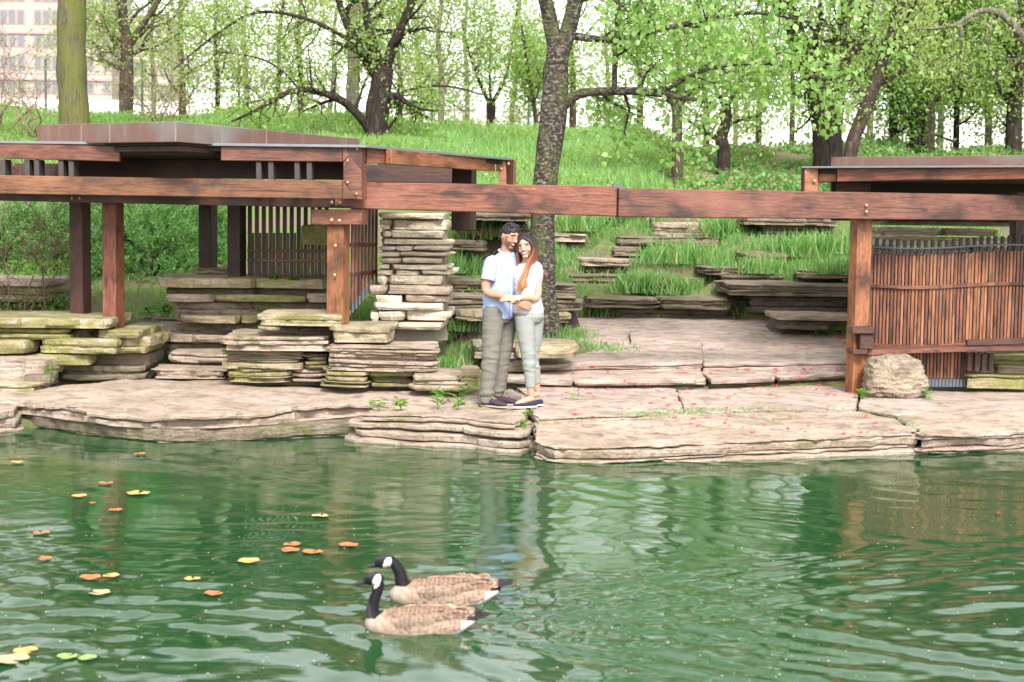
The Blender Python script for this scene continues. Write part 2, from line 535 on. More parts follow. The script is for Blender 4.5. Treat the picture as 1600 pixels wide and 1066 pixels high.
# ------------------------------------------------------------------ ground and pond
ZW = -0.235
def sstep(a, b, x):
    t = np.clip((x - a) / (b - a), 0, 1)
    return t * t * (3 - 2 * t)
RAISE = []     # (x0, x1, y0, y1, z): soil under and behind the ledges
BARE = []
CARVE = []     # the same, ground cut down in front of the terrace ledges
def hgt(x, y):
    x = np.asarray(x, float); y = np.asarray(y, float)
    front = -0.75 + 0.62 * sstep(13.6, 14.6, y) + 0.05 * sstep(15.5, 17.0, y)
    near = -0.75 + 0.7 * sstep(3.0, 1.5, y)
    z = np.maximum(front, near)
    # middle terrace slopes up gently
    mid = np.interp(y, [16.6, 17.3, 21.3, 21.6, 24, 26, 30, 36, 44, 60, 200], [-.08, .06, .32, .62, 1.22, 1.78, 2.72, 3.78, 4.15, 4.2, 4.2])
    left = np.interp(y, [16.9, 17.7, 18.7, 20.0, 23, 26, 30, 36, 44, 60, 200], [-.08, .05, .48, .62, 1.2, 1.85, 2.85, 4.05, 4.4, 4.4, 4.4])
    right = np.interp(y, [17.0, 17.6, 19.5, 21.2, 24, 26, 30, 36, 44, 60, 200], [-.08, -.02, .12, .30, 1.3, 1.75, 2.5, 3.42, 3.8, 3.9, 3.9])
    wl = sstep(-0.2, -1.6, x)
    wr = sstep(2.0, 4.5, x)
    h = mid * (1 - wl) * (1 - wr) + left * wl + right * wr
    # soil bank round the big tree
    bank = 0.30 * np.exp(-(((x - 0.25) / 0.75) ** 2 + ((y - 18.6) / 0.9) ** 2)) + 0.22 * np.exp(-(((x + 0.75) / 0.5) ** 2 + ((y - 17.3) / 0.7) ** 2))
    z = np.where(y > 16.2, np.maximum(z, h + bank), z)
    far = np.clip((y - 26) / 6, 0, 1)
    z = z + far * (0.10 * np.sin(x * 0.9 + y * 0.35) + 0.07 * np.sin(x * 2.1 - y * 0.8))
    for x0, x1, y0, y1, zr, sl in CARVE:
        d = np.hypot(np.maximum(np.maximum(x0 - x, x - x1), 0), np.maximum(np.maximum(y0 - y, y - y1), 0))
        z = np.minimum(z, zr + sl * d)
    for x0, x1, y0, y1, zr, sl in RAISE:
        d = np.hypot(np.maximum(np.maximum(x0 - x, x - x1), 0), np.maximum(np.maximum(y0 - y, y - y1), 0))
        z = np.maximum(z, zr - sl * d)
    return z
def ground_mat():
    m, nt, b = NM('grass_soil')
    v = coords(nt)
    n = noise_t(nt, v, 0.9, 6, 0.65)
    g = mix(nt, noise_t(nt, v, 14, 4), (0.06, 0.10, 0.018), (0.13, 0.19, 0.035))
    s = mix(nt, noise_t(nt, v, 22, 5), (0.10, 0.068, 0.048), (0.20, 0.145, 0.105))
    c = mix(nt, ramp(nt, n, [(0.46, (1, 1, 1)), (0.60, (0, 0, 0))]), s, g)
    ge = nd(nt, 'NewGeometry')
    sz = nd(nt, 'SeparateXYZ', {0: ge.outputs['True Normal']})
    c = mix(nt, ramp(nt, sz.outputs['Z'], [(0.72, (1, 1, 1)), (0.88, (0, 0, 0))]), c, mix(nt, noise_t(nt, v, 22, 5), (0.05, 0.036, 0.026), (0.11, 0.08, 0.055)))
    nt.links.new(c, b.inputs['Base Color'])
    b.inputs['Roughness'].default_value = 0.95
    bump(nt, noise_t(nt, v, 18, 6), 0.8, 0.05, b)
    return m
M['ground'] = ground_mat()
# water: wavelets in the mesh itself, wakes behind the two geese
GOOSE = [(G(668, 984, ZW)), (G(690, 938, ZW))]
rg = np.random.default_rng(5)
wx = np.concatenate([np.linspace(-40, -7.2, 20), np.arange(-7, 7.01, 0.027), np.linspace(7.2, 40, 20)])
wy = np.concatenate([np.linspace(-12, 4.0, 14), np.arange(4.2, 14.6, 0.027), np.linspace(14.8, 17.0, 4)])
XX, YY = np.meshgrid(wx, wy)
Hh = np.zeros_like(XX)
calm = 0.55 + 0.45 * np.sin(XX * 0.55 + 1.3 + 0.8 * np.sin(YY * 0.5)) * np.cos(YY * 0.43 + 0.6)
wpx = 0.22 * np.sin(YY * 1.7 + XX * .6) + 0.1 * np.sin(XX * 2.9 + YY)
wpy = 0.22 * np.sin(XX * 1.3 - YY * .8) + 0.1 * np.sin(YY * 3.1 - XX)
for k in range(36):
    lam = 0.10 * (5.0 ** rg.random())
    th = rg.normal(math.pi / 2, 0.55)
    kk = 2 * math.pi / lam
    am = 0.0036 * lam ** 1.08 * rg.uniform(0.5, 1.2)
    Hh += am * np.sin(kk * ((XX + wpx) * math.cos(th) + (YY + wpy) * math.sin(th)) + rg.uniform(0, 6.28)) * (0.35 + 0.9 * np.clip(calm, 0, 1)) * (0.42 + 0.75 * sstep(10.5, 7.2, YY)) * np.where(lam < 0.3, 1.0 - 0.6 * sstep(9.0, 11.0, YY), 1.0 - 0.25 * sstep(9.0, 11.5, YY))
for gp in GOOSE:
    dx, dy = XX - (gp.x - 0.20), YY - gp.y
    rr = np.sqrt(dx * dx + dy * dy) + 1e-6
    ang = np.arctan2(dy, dx)
    behind = sstep(-0.05, 0.5, dx)
    for sg in (1, -1):
        dev = (ang - sg * 0.36)
        env = np.exp(-(dev / 0.13) ** 2) * behind / (0.6 + 0.55 * rr) * sstep(6.0, 2.5, rr)
        Hh += 0.0062 * env * np.sin(2 * math.pi / 0.21 * (dx * 0.55 - sg * dy * 0.85))
    env = np.exp(-(ang / 0.30) ** 2) * behind / (0.7 + 0.6 * rr) * sstep(4.5, 1.2, rr)
    Hh += 0.0028 * env * np.sin(2 * math.pi / 0.19 * (dx + 0.3 * dy * dy))
    wob_ = sum(np.sin(XX * a_ + YY * b_ + c_) for a_, b_, c_ in ((31, 22, 0), (-25, 37, 1), (44, -17, 2), (12, 51, 3), (-38, -29, 4))) / 5
    Hh += 0.0042 * np.exp(-(ang / 0.42) ** 2) * behind * sstep(3.2, 0.6, rr) * wob_
    Hh += 0.008 * np.exp(-((rr - 0.22) / 0.07) ** 2)
ZZ = ZW + Hh
nx_, ny_ = len(wx), len(wy)
ii = np.arange(nx_ * ny_).reshape(ny_, nx_)
gv = np.stack([XX.ravel(), YY.ravel(), ZZ.ravel()], 1)
gq = np.stack([ii[:-1, :-1].ravel(), ii[:-1, 1:].ravel(), ii[1:, 1:].ravel(), ii[1:, :-1].ravel()], 1)
def water_mat():
    m, nt, b = NM('green_pond_water')
    v = coords(nt)
    c = mix(nt, noise_t(nt, v, 0.35, 3), (0.009, 0.044, 0.014), (0.020, 0.076, 0.024))
    nt.links.new(c, b.inputs['Base Color'])
    b.inputs['Roughness'].default_value = 0.02
    b.inputs['IOR'].default_value = 1.48
    b.inputs['Specular IOR Level'].default_value = 0.5
    n1 = noise_t(nt, coords(nt, scale=(0.55, 1.7, 1)), 11, 4, 0.55, 0.8)
    bump(nt, n1, 0.045, 0.02, b)
    return m
M['water'] = water_mat()
me = big_mesh('pond_water', gv, gq, M['water'])
me.polygons.foreach_set('use_smooth', [True] * len(me.polygons))
tag(obj('pond_water', me), 'rippled green pond water', kind='structure')

# ------------------------------------------------------------------ paving of the landing and the upper terrace
def pp(pts, z=0.0, slope=0.0, Y0=0.0):
    return [(q.x, q.y) for q in (G(a, b, z, slope, Y0) for a, b in pts)]
terr = thing('stone_terrace', (2, 15, 0), 'pink beige limestone paving between the pond edge and the shallow steps', 'paving')
terr['kind'] = 'structure'
del terr['category']
flags = [
    [(752, 637), (822, 640), (829, 622), (800, 607), (744, 611)],
    [(826, 638), (842, 655), (985, 648), (1068, 641), (1056, 607), (930, 604), (806, 606), (832, 621)],
    [(1070, 641), (1210, 639), (1338, 637), (1342, 600), (1058, 607)],
    [(1341, 637), (1400, 646), (1520, 640), (1660, 632), (1660, 612), (1450, 608), (1344, 612)],
]
for i, f in enumerate(flags):
    slab('paving_stone', pp(f), 0.0 - 0.004 * i, -0.14, M['paving'], terr, seed=20 + i, top=0.012, cut=0.03, rough=0.007, grid=0.16)
# upper terrace flags, sloping up slightly to the back
SL, ZU, YU = 0.062, 0.18, 17.35
UT = dict(slope=SL, Y0=YU)
rows = [(568, 536), (535.6, 493)]
cuts = [[835, 1098, 1338], [862, 985, 1345]]
k = 0
for (yf, yb), cs in zip(rows, cuts):
    for a, b in zip(cs[:-1], cs[1:]):
        ska, skb = (int(a) * 37 % 11) - 5, (int(b) * 37 % 11) - 5
        t = lambda x: (x - 1080) * 0.012
        f = [(a + .3, yf - t(a)), (b - .3, yf - t(b)), (b - .3 + skb, yb - t(b)), (a + .3 + ska, yb - t(a))]
        slab('paving_stone', pp(f, ZU, SL, YU), ZU, ZU - 0.12, M['paving'], terr, seed=60 + k, top=0.012, cut=0.03, rough=0.007, grid=0.2, res=0.1, **UT)
        k += 1

# two long steps
def step_thing(name, label, spl, z0, z1, Yoff):
    t = thing(name, P(1050, 590, 16.6), label, 'step')
    for i, (a, b) in enumerate(zip(spl[:-1], spl[1:])):
        A, B = G(a[0] + 1.5, a[1], z1), G(b[0] - 1.5, b[1], z1)
        pts = [(A.x, A.y), ((A.x + B.x) / 2, (A.y + B.y) / 2 - 0.03), (B.x, B.y), (B.x, B.y + Yoff), (A.x, A.y + Yoff)]
        slab('stone', pts, z1, z1 - 0.062, M['paving'], t, seed=300 + i + int(z1 * 1000), lay=0.2, crev=0.015, cut=0.10, rough=0.014)
        pts = [(A.x, A.y + 0.09), (B.x, B.y + 0.09), (B.x, B.y + Yoff), (A.x, A.y + Yoff)]
        slab('riser', pts, z1 - 0.064, z0, M['dimstone'], t, seed=350 + i, lay=0.05, crev=0.015, cut=0.05, rough=0.012, walkable=False)  # recessed base, its dark colour stands for the shadow under the tread
    return t
step_thing('stone_step', 'lower long limestone step scattered with red petals', [(788, 590), (897, 594), (1108, 592), (1215, 588), (1332, 582)], -0.08, 0.09, 1.0)
step_thing('stone_step', 'upper long limestone step at the front of the upper terrace', [(832, 571), (980, 566), (1102, 563), (1228, 558), (1332, 553)], 0.0, 0.18, 0.55)

# ------------------------------------------------------------------ stones on the shore
def shore_slab(label, pts, zt, lower, seed, **kw):
    """lower = list of (dz top, dz bottom, outward offset) of the beds below the top slab"""
    t = thing('shore_slab', G(*pts[0], zt), label, 'rock')
    return t
A_t = [(-70, 614), (0, 625), (50, 630), (115, 639), (170, 646), (255, 651), (335, 650), (420, 645), (480, 639), (560, 632), (640, 634), (700, 628), (690, 612), (520, 607), (430, 597), (345, 593), (270, 590), (180, 595), (60, 606), (-20, 602)]
t = thing('shore_slab', G(300, 645, 0), 'broad rounded limestone slab jutting over the water at left', 'rock')
pA = pp(A_t)
slab('top_bed', pA, 0.0, -0.115, M['shore'], t, seed=1, lay=0.06, crev=0.09, rough=0.03, top=0.03, cut=0.6, grid=0.13)
pB = pp([(-70, 614), (40, 628), (130, 641), (255, 652), (400, 648), (520, 642), (610, 642), (690, 632), (690, 612), (520, 607), (345, 598), (180, 600), (0, 612)])
slab('lower_bed', pB, -0.12, -0.34, M['dimstone'], t, seed=2, lay=0.07, crev=0.03, rough=0.025, flare=0.0, walkable=False)  # under the overhang: shade of the recess is put into the stone colour
t = thing('shore_slab', G(690, 655, 0), 'layered limestone block at the water beside the man', 'rock')
slab('block', pp([(566, 648), (640, 651), (700, 654), (770, 660), (806, 663), (817, 641), (752, 637), (742, 611), (696, 611), (703, 629), (640, 636), (580, 637)]), 0.0, -0.36, M['shore'], t, seed=3, lay=0.046, crev=0.07, rough=0.028, flare=0.28, cut=0.2, top=0.016)
t = thing('shore_slab', G(1100, 695, 0), 'long pink limestone slab with stepped edge on the pond, strewn with petals', 'rock')
slab('slab', pp([(839, 688), (868, 699), (940, 700), (1060, 696), (1180, 691), (1310, 685), (1430, 679), (1428, 669), (1392, 653), (1345, 641), (1215, 643), (1075, 646), (985, 653), (850, 661), (838, 662)], -0.012, 0.046, 14.7), -0.012, -0.34, M['shore'], t, seed=4, slope=0.046, Y0=14.7, lay=0.040, crev=0.07, rough=0.022, flare=0.03, cut=0.12, top=0.016)
t = thing('shore_slab', G(1530, 676, 0), 'limestone slab on the pond edge at far right below the slatted fence', 'rock')
slab('slab', pp([(1437, 682), (1520, 678), (1600, 673), (1700, 667), (1700, 636), (1600, 640), (1480, 644), (1402, 649), (1398, 654), (1432, 671)], -0.012, 0.046, 14.7), -0.012, -0.34, M['shore'], t, seed=5, slope=0.046, Y0=14.7, lay=0.042, crev=0.07, rough=0.02, flare=0.03, cut=0.12, top=0.016)
t = thing('shore_slab', G(-60, 625, 0), 'low layered rock at the left picture edge beside the broad slab', 'rock')
slab('block', pp([(-160, 640), (-40, 640), (25, 634), (30, 622), (-20, 612), (-160, 612)]), -0.03, -0.34, M['shore'], t, seed=6, lay=0.05, crev=0.03, rough=0.025, flare=0.1, walkable=False)

# ------------------------------------------------------------------ ledges of stacked stone
def pile(name, label, Y, x, y, stones, mat='mossy', core=(), **kw):
    t = thing(name, P(x, y, Y), label, 'stone ledge')
    for s in stones:
        x0, x1, yt, yb, Yd, dep = s[:6]
        m = s[6] if len(s) > 6 else mat
        LS(t, x0, x1, yt, yb, Yd, dep, m, **{**dict(lay=0.085), **kw})
        if Yd > 17.8:
            A_, B_ = P(x0, yb, Yd), P(x1, yb, Yd)
            if yb > max(q[3] for q in stones) - 5: RAISE.append((A_.x + .05, B_.x - .05, Yd + 0.30, Yd + dep, (A_.z + B_.z) / 2 + 0.02, 6.0))
            if Yd > 20:
                CARVE.append((A_.x, B_.x, Yd - 0.9, Yd + 0.12, (A_.z + B_.z) / 2 - 0.04, 0.7))
                BARE.append((A_.x, B_.x, Yd - 0.35, Yd + dep * 0.75))
            if Yd > 17.8:
                A_, B_ = P(x0, yt, Yd), P(x1, yt, Yd)
                RAISE.append((A_.x + .15, B_.x - .15, Yd + dep * 0.85, Yd + dep + 0.4, (A_.z + B_.z) / 2 - 0.03, 2.5))
    for c in core:
        LS(t, *c, 'dimstone', name='core_stone', walkable=False)  # dark backing stones behind the pile; shade of the gaps is in their colour
    return t
pile('stone_ledge', 'mossy stacked ledge under the pair of left pavilion posts', 16.5, 110, 595, [
    (-60, 166, 497, 513, 16.25, 1.3, 'mossy'),
    (-40, 104, 514, 531, 16.35, 1.2), (106, 141, 514, 530, 16.6, 0.8, 'dimstone'), (142, 218, 517, 529, 16.35, 1.1),
    (-40, 38, 532, 553, 16.2, 0.8), (53, 179, 530, 553, 16.25, 1.0), (182, 236, 527, 542, 16.5, 1.0), (176, 228, 543, 553, 16.45, 1.0),
    (52, 142, 555, 571, 16.3, 1.0), (143, 232, 553, 572, 16.65, 0.8, 'dimstone'),
    (92, 222, 573, 596, 16.5, 0.8, 'dimstone'), (-40, 90, 554, 596, 16.9, 0.6, 'dimstone'),
    (195, 235, 512, 526, 16.9, 0.7)], core=[(-40, 205, 516, 560, 16.75, 0.7), (-40, 225, 556, 600, 16.75, 0.7)])
pile('stone_ledge', 'low mossy stones at the far left beside a green weed', 16.0, 20, 600, [
    (-60, 62, 565, 592, 15.7, 0.9, 'shore'), (40, 75, 586, 605, 15.6, 0.5, 'dimstone'), (-60, 50, 600, 616, 15.3, 0.6)])
pile('stone_ledge', 'layered stone ledge by the left picture edge in front of the junipers', 19.0, 30, 490, [
    (-90, 70, 435, 447, 18.6, 1.2, 'shore'), (-90, 69, 448, 460, 18.7, 1.1), (-90, 66, 461, 472, 18.75, 1.1), (-90, 58, 474, 492, 18.9, 0.9, 'dimstone')])
t = thing('stone_stairs', P(300, 590, 16.6), 'narrow stone stairs climbing between two mossy ledges', 'stairs')
for s in [(238, 352, 577, 592, 16.55, 0.6), (262, 352, 553, 567, 16.95, 0.6), (262, 352, 566, 578, 17.05, 0.5, 'dimstone'), (244, 352, 524, 535, 17.4, 0.9), (255, 350, 535, 554, 17.5, 0.6, 'dimstone'),
          (196, 296, 509, 520, 17.9, 1.0), (215, 300, 496, 506, 18.6, 0.8)]:
    LS(t, *s[:6], s[6] if len(s) > 6 else 'shore', name='step')
pile('stone_bench', 'long mossy stone bench below the dark slat screen', 17.5, 380, 505, [
    (243, 395, 434, 450, 17.15, 1.5), (396, 512, 436, 451, 17.2, 1.4), (252, 400, 451, 461, 17.4, 1.1, 'dimstone'), (402, 520, 452, 462, 17.45, 1.1, 'dimstone'),
    (258, 330, 461, 472, 17.3, 1.1, 'shore'), (331, 480, 461, 472, 17.32, 1.1), (480, 515, 459, 473, 17.2, 0.9, 'shore'),
    (268, 400, 473, 483, 17.45, 1.0, 'dimstone'), (270, 420, 484, 492, 17.5, 1.0, 'dimstone'), (402, 515, 473, 492, 17.5, 1.0, 'dimstone'),
    (280, 372, 493, 505, 17.3, 0.9), (374, 402, 493, 505, 17.35, 0.9), (285, 410, 505, 522, 17.6, 0.8, 'dimstone')], core=[(270, 505, 452, 535, 17.65, 0.7)])
pile('stone_ledge', 'striped mossy boulders stacked right of the narrow stairs', 16.2, 430, 600, [
    (345, 512, 527, 549, 15.75, 1.1, 'shore'), (344, 474, 546, 578, 15.85, 0.9), (476, 510, 554, 577, 15.95, 0.8),
    (352, 452, 577, 598, 15.9, 0.8), (454, 512, 577, 598, 16.0, 0.8, 'shore')], core=[(360, 506, 548, 602, 16.15, 0.6)], lay=0.03, crev=0.03, rough=0.022)
pile('seating_stone', 'flat stone seat slab beside the main pavilion post', 16.2, 470, 530, [
    (400, 536, 492, 510, 15.75, 0.95), (405, 436, 511, 518, 15.8, 0.4), (420, 520, 512, 530, 16.3, 0.6, 'dimstone')], core=[(408, 540, 512, 560, 16.5, 0.6)])
pile('stone_block', 'thick green block carrying the main pavilion post', 16.1, 560, 536, [(518, 606, 511, 536, 15.75, 1.0), (520, 600, 535, 547, 16.1, 0.7, 'dimstone')], lay=0.12, crev=0.01)
pile('stone_ledge', 'wide grey striated rock between green weeds, below the pale pier', 15.8, 590, 605, [
    (511, 682, 545, 581, 15.45, 1.0, 'shore'), (507, 574, 582, 606, 15.5, 0.9), (575, 646, 582, 606, 15.55, 0.9)], core=[(515, 660, 560, 612, 15.8, 0.6), (520, 640, 540, 575, 16.5, 0.5)], lay=0.032, crev=0.035, rough=0.024)
pile('stone_ledge', 'low square limestone block beside the man', 15.3, 690, 612, [(644, 722, 588, 612, 15.2, 0.9, 'shore'), (716, 750, 584, 604, 15.35, 0.9, 'mossy')], lay=0.05)
pile('stone_ledge', 'low stone behind the couple at the foot of the big tree', 17.0, 830, 560, [
    (739, 812, 540, 561, 16.7, 0.9, 'shore'), (806, 899, 540, 560, 16.55, 1.0), (790, 840, 562, 582, 16.8, 0.6, 'dimstone')])
pile('stone_ledge', 'stacked layered stones just right of the big trunk', 20.0, 870, 495, [
    (826, 904, 445, 466, 19.6, 1.0, 'dimstone'), (828, 908, 468, 486, 19.7, 1.0, 'dimstone'), (838, 892, 489, 504, 19.4, 0.8)], lay=0.05)
pile('stone_ledge', 'layered stones behind the man left of the tree', 18.6, 730, 500, [
    (690, 765, 436, 456, 19.2, 1.0, 'dimstone'), (684, 770, 462, 487, 18.4, 1.0, 'dimstone'), (713, 768, 486, 502, 17.9, 0.7), (640, 720, 470, 500, 18.9, 0.7, 'dimstone')], lay=0.045)
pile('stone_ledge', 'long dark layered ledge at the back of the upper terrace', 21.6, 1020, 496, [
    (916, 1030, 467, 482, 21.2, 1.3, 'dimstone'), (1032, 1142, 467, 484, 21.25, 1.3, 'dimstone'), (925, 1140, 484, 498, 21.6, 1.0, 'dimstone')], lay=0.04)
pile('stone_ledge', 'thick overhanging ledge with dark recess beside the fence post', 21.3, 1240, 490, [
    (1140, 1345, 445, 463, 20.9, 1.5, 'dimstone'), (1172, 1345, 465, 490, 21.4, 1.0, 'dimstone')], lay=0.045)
pile('stone_ledge', 'low stone kerb with green weeds beside the fence post', 20.0, 1270, 510, [
    (1216, 1345, 494, 502, 19.4, 1.0, 'shore'), (1222, 1345, 503, 516, 19.7, 0.7, 'dimstone')], lay=0.05)
def pilerow(label, rows, Y, mat='dimstone'):
    return pile('stone_ledge', label, Y, rows[0][0], rows[0][3], rows, mat, lay=0.05)
pilerow('flat stone in the grass above the dark terrace ledge', [(890, 1012, 431, 440, 23.0, 1.0), (1014, 1098, 434, 442, 23.1, 1.0)], 23)
pilerow('grassy stone step right of the trunk, level with the couple', [(862, 918, 366, 378, 25.0, 1.0, 'shore'), (862, 912, 379, 392, 25.2, 0.9)], 25)
pilerow('long grey ledge half hidden by grass below the long beam', [(966, 1122, 371, 384, 25.0, 1.0), (985, 1110, 385, 396, 25.3, 0.9), (958, 1004, 386, 400, 24.6, 0.8)], 25)
pilerow('pale square stones right under the long beam', [(1022, 1102, 348, 370, 26.2, 0.9, 'shore'), (930, 1020, 338, 352, 26.6, 0.9)], 26)
pilerow('dark layered wall under the beam left of the fence post', [(1162, 1315, 338, 352, 25.0, 1.1), (1190, 1306, 354, 372, 25.2, 1.0), (1225, 1296, 373, 388, 25.2, 0.9, 'shore')], 25)
pilerow('ledge in shade under the beam between the pale pier and the trunk', [(704, 835, 333, 345, 22.6, 1.3), (720, 830, 356, 370, 23.2, 0.8), (705, 760, 376, 392, 22.4, 0.8)], 23)
pilerow('broad ledge above the thick overhanging one, in the grass', [(1100, 1210, 418, 430, 22.6, 1.0), (1130, 1230, 431, 441, 22.4, 0.9)], 22)
pilerow('grey ledge behind the leafy clump right of the trunk', [(905, 985, 404, 416, 24.0, 1.0, 'shore'), (912, 975, 417, 426, 24.1, 0.9)], 24)
pilerow('short pale stone peeping out of the grass at the right of the terraces', [(1255, 1332, 423, 436, 21.8, 0.8)], 22, 'shore')
t = thing('flat_rock', P(1195, 408, 23.4), 'low brown rock lying in the grass left of the fence post', 'rock')
LS(t, 1160, 1232, 396, 410, 23.2, 0.7, 'dimstone', lay=0.05, top=0.04)
t = thing('stone_wall', P(1470, 372, 20.2), 'pale stacked stone wall behind the slatted fence', 'stone wall')
for s in [(1382, 1474, 356, 371, 20.2, 0.9, 'pier'), (1476, 1562, 358, 369, 20.3, 0.9, 'shore'), (1380, 1700, 344, 354, 20.5, 0.9, 'shore'), (1380, 1700, 372, 386, 20.3, 1.0, 'pier'),
          (1380, 1520, 388, 420, 20.4, 0.9, 'shore'), (1522, 1700, 388, 420, 20.4, 0.9, 'shore'), (1380, 1700, 422, 500, 20.6, 0.9, 'dimstone')]:
    LS(t, *s[:6], s[6])
t = thing('stone_wall', P(1570, 610, 16.6), 'low mossy stone wall at the far right under the bench', 'stone wall')
for s in [(1516, 1720, 556, 571, 16.7, 0.7, 'mossy'), (1520, 1560, 571, 587, 16.75, 0.6, 'shore'), (1562, 1720, 572, 587, 16.7, 0.6, 'mossy'), (1514, 1720, 588, 609, 16.45, 0.8, 'mossy')]:
    LS(t, *s[:6], s[6], lay=0.05)

# ------------------------------------------------------------------ the ground sheet, filled up under and behind the stones
gx = np.concatenate([np.linspace(-150, -13, 24), np.arange(-12.6, -7, 0.3), np.arange(-7, 7, 0.12), np.arange(7, 12.7, 0.3), np.linspace(13, 150, 24)])
gy = np.concatenate([np.linspace(-60, 0.5, 14), np.arange(1, 13, 0.6), np.arange(13.2, 28, 0.12), np.arange(28.4, 46, 0.5), np.linspace(48, 260, 26)])
XX, YY = np.meshgrid(gx, gy)
ZZ = hgt(XX, YY)
nx_, ny_ = len(gx), len(gy)
ii = np.arange(nx_ * ny_).reshape(ny_, nx_)
gv = np.stack([XX.ravel(), YY.ravel(), ZZ.ravel()], 1)
gq = np.stack([ii[:-1, :-1].ravel(), ii[:-1, 1:].ravel(), ii[1:, 1:].ravel(), ii[1:, :-1].ravel()], 1)
me = big_mesh('ground', gv, gq, M['ground'])
me.polygons.foreach_set('use_smooth', [True] * len(me.polygons))
tag(obj('ground', me), 'grassy bank rising behind the stone terraces', kind='structure')

# ------------------------------------------------------------------ left pavilion of red timber
pav = thing('garden_pavilion', P(400, 505, 16.8), 'red brown timber pavilion with copper edged flat roof at left', 'pavilion')
RZ = R(-15)
# posts: centre px, front distance, foot px y, top px y
def post_px(name, px, Y, yfoot, ytop, w, d, rz, mat, parent):
    a, b = P(px, yfoot, Y), P(px, ytop, Y)
    return post(name, (a.x + b.x) / 2, Y, a.z, b.z, w, d, rz, mat, parent)
post_px('post', 528.5, 16.12, 506, 346, 0.185, 0.20, RZ, M['wood_orange'], pav)
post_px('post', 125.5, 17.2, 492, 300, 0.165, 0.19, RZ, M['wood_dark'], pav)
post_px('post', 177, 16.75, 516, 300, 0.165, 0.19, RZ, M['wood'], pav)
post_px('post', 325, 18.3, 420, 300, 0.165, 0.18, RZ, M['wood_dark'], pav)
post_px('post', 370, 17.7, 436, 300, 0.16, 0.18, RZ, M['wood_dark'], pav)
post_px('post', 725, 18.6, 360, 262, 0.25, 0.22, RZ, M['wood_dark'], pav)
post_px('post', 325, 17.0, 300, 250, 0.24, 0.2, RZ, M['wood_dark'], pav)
LS(pav, 300, 352, 419, 434, 18.1, 0.5, 'mossy', name='foot_stone')
# fascia frame in front
FY0, FY1 = 15.85, 15.72
def fy(px): return FY0 + (FY1 - FY0) * px / 565
up = bar('upper_fascia', (-120, 220, 244, 15.9), (187, 228, 252.5, fy(187)), 0.07, M['wood'], pav)
bar('upper_fascia', (345, 226.5, 251, fy(345)), (535, 229.5, 253, fy(535)), 0.07, M['wood'], pav)
bar('lower_fascia', (-120, 272, 301, 15.9), (535, 282.5, 311, fy(535)), 0.08, M['wood_orange'], pav)
back = Vector((math.sin(R(15)), math.cos(R(15)), 0))
def px_poly(name, pts, Y, depth, mat, parent=pav):
    return prism(name, [P(a, b, Y(a) if callable(Y) else Y) for a, b in pts], back * depth, mat, parent)
px_poly('mitre_board', [(535, 229.5), (558.5, 230), (535.6, 253)], fy, 0.07, M['wood'])
px_poly('mitre_board', [(535.6, 283), (557, 310.6), (535, 311)], fy, 0.08, M['wood_orange'])
px_poly('end_board', [(536.2, 253.5), (559.5, 230.2), (565.5, 230.2), (565.5, 312), (558, 311.5), (536.2, 283)], fy, 0.07, M['wood'])
bar('end_strip', (566.5, 229, 311.5, 15.72), (568.6, 229, 311.5, 15.8), 0.16, M['wood_dark'], pav, 0.002)
bar('end_strip', (569.4, 231, 312, 15.80), (573, 231, 312, 15.9), 0.2, M['wood'], pav, 0.003)
for px, py in ((558, 233), (543, 251), (543, 285), (557, 303)):
    bolt(px, py, 15.70, pav, 0.013)
# little blocks between the two fascia boards
for px in (4, 42, 57, 95, 111, 404, 423, 464, 483):
    yt, yb = 249 + px * 0.008, 277 + px * 0.012
    bar('divider', (px - 4, yt, yb, fy(px) + 0.03), (px + 4, yt, yb, fy(px) + 0.03), 0.2, M['slat_top'], pav, 0.003)
# beams inside
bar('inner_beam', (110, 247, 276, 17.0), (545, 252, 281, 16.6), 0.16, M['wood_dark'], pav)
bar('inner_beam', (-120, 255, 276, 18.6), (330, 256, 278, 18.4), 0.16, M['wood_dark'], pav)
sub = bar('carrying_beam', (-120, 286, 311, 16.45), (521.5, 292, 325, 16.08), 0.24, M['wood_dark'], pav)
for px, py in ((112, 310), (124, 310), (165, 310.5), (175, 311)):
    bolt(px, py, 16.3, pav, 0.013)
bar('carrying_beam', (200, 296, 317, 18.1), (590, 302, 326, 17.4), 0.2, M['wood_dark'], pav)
bar('bracket_block', (486, 327, 351, 15.98), (565, 327.5, 351.5, 15.9), 0.24, M['wood'], pav)
for px, py in ((518, 317), (531, 317.5), (518, 344), (530, 345)):
    bolt(px, py, 15.93 if py > 330 else 16.04, pav, 0.021)
for px, py in ((524, 384), (523, 430)):
    bolt(px, py, 15.98, pav, 0.017)
# copper edged roof: levels from its near corner
ZC1, ZC0 = P(275, 190, 15.25).z, P(275, 222, 15.25).z
c_l, c_c, c_r = G(57, 195, ZC1), P(275, 190, 15.25), G(562, 217, ZC1)
c_b = c_l + (c_r - c_c)
def copper_mat():
    m, nt, b = NM('copper_sheet')
    v = coords(nt)
    n = noise_t(nt, coords(nt, scale=(1, 1, 0.4)), 5, 5, 0.6)
    c = mix(nt, n, (0.095, 0.046, 0.036), (0.155, 0.084, 0.067))
    c = mix(nt, ramp(nt, noise_t(nt, coords(nt, scale=(1, 1, 0.15)), 9, 4), [(0.55, (0, 0, 0)), (0.8, (0.5, 0.5, 0.5))]), c, (0.24, 0.17, 0.145))
    pt = ramp(nt, noise_t(nt, v, 0.8, 3), [(0.58, (0, 0, 0)), (0.72, (0.6, 0.6, 0.6))])
    c = mix(nt, pt, c, (0.17, 0.20, 0.20))
    nt.links.new(c, b.inputs['Base Color'])
    b.inputs['Roughness'].default_value = 0.5
    b.inputs['Metallic'].default_value = 0.0
    bump(nt, n, 0.1, 0.02, b)
    return m
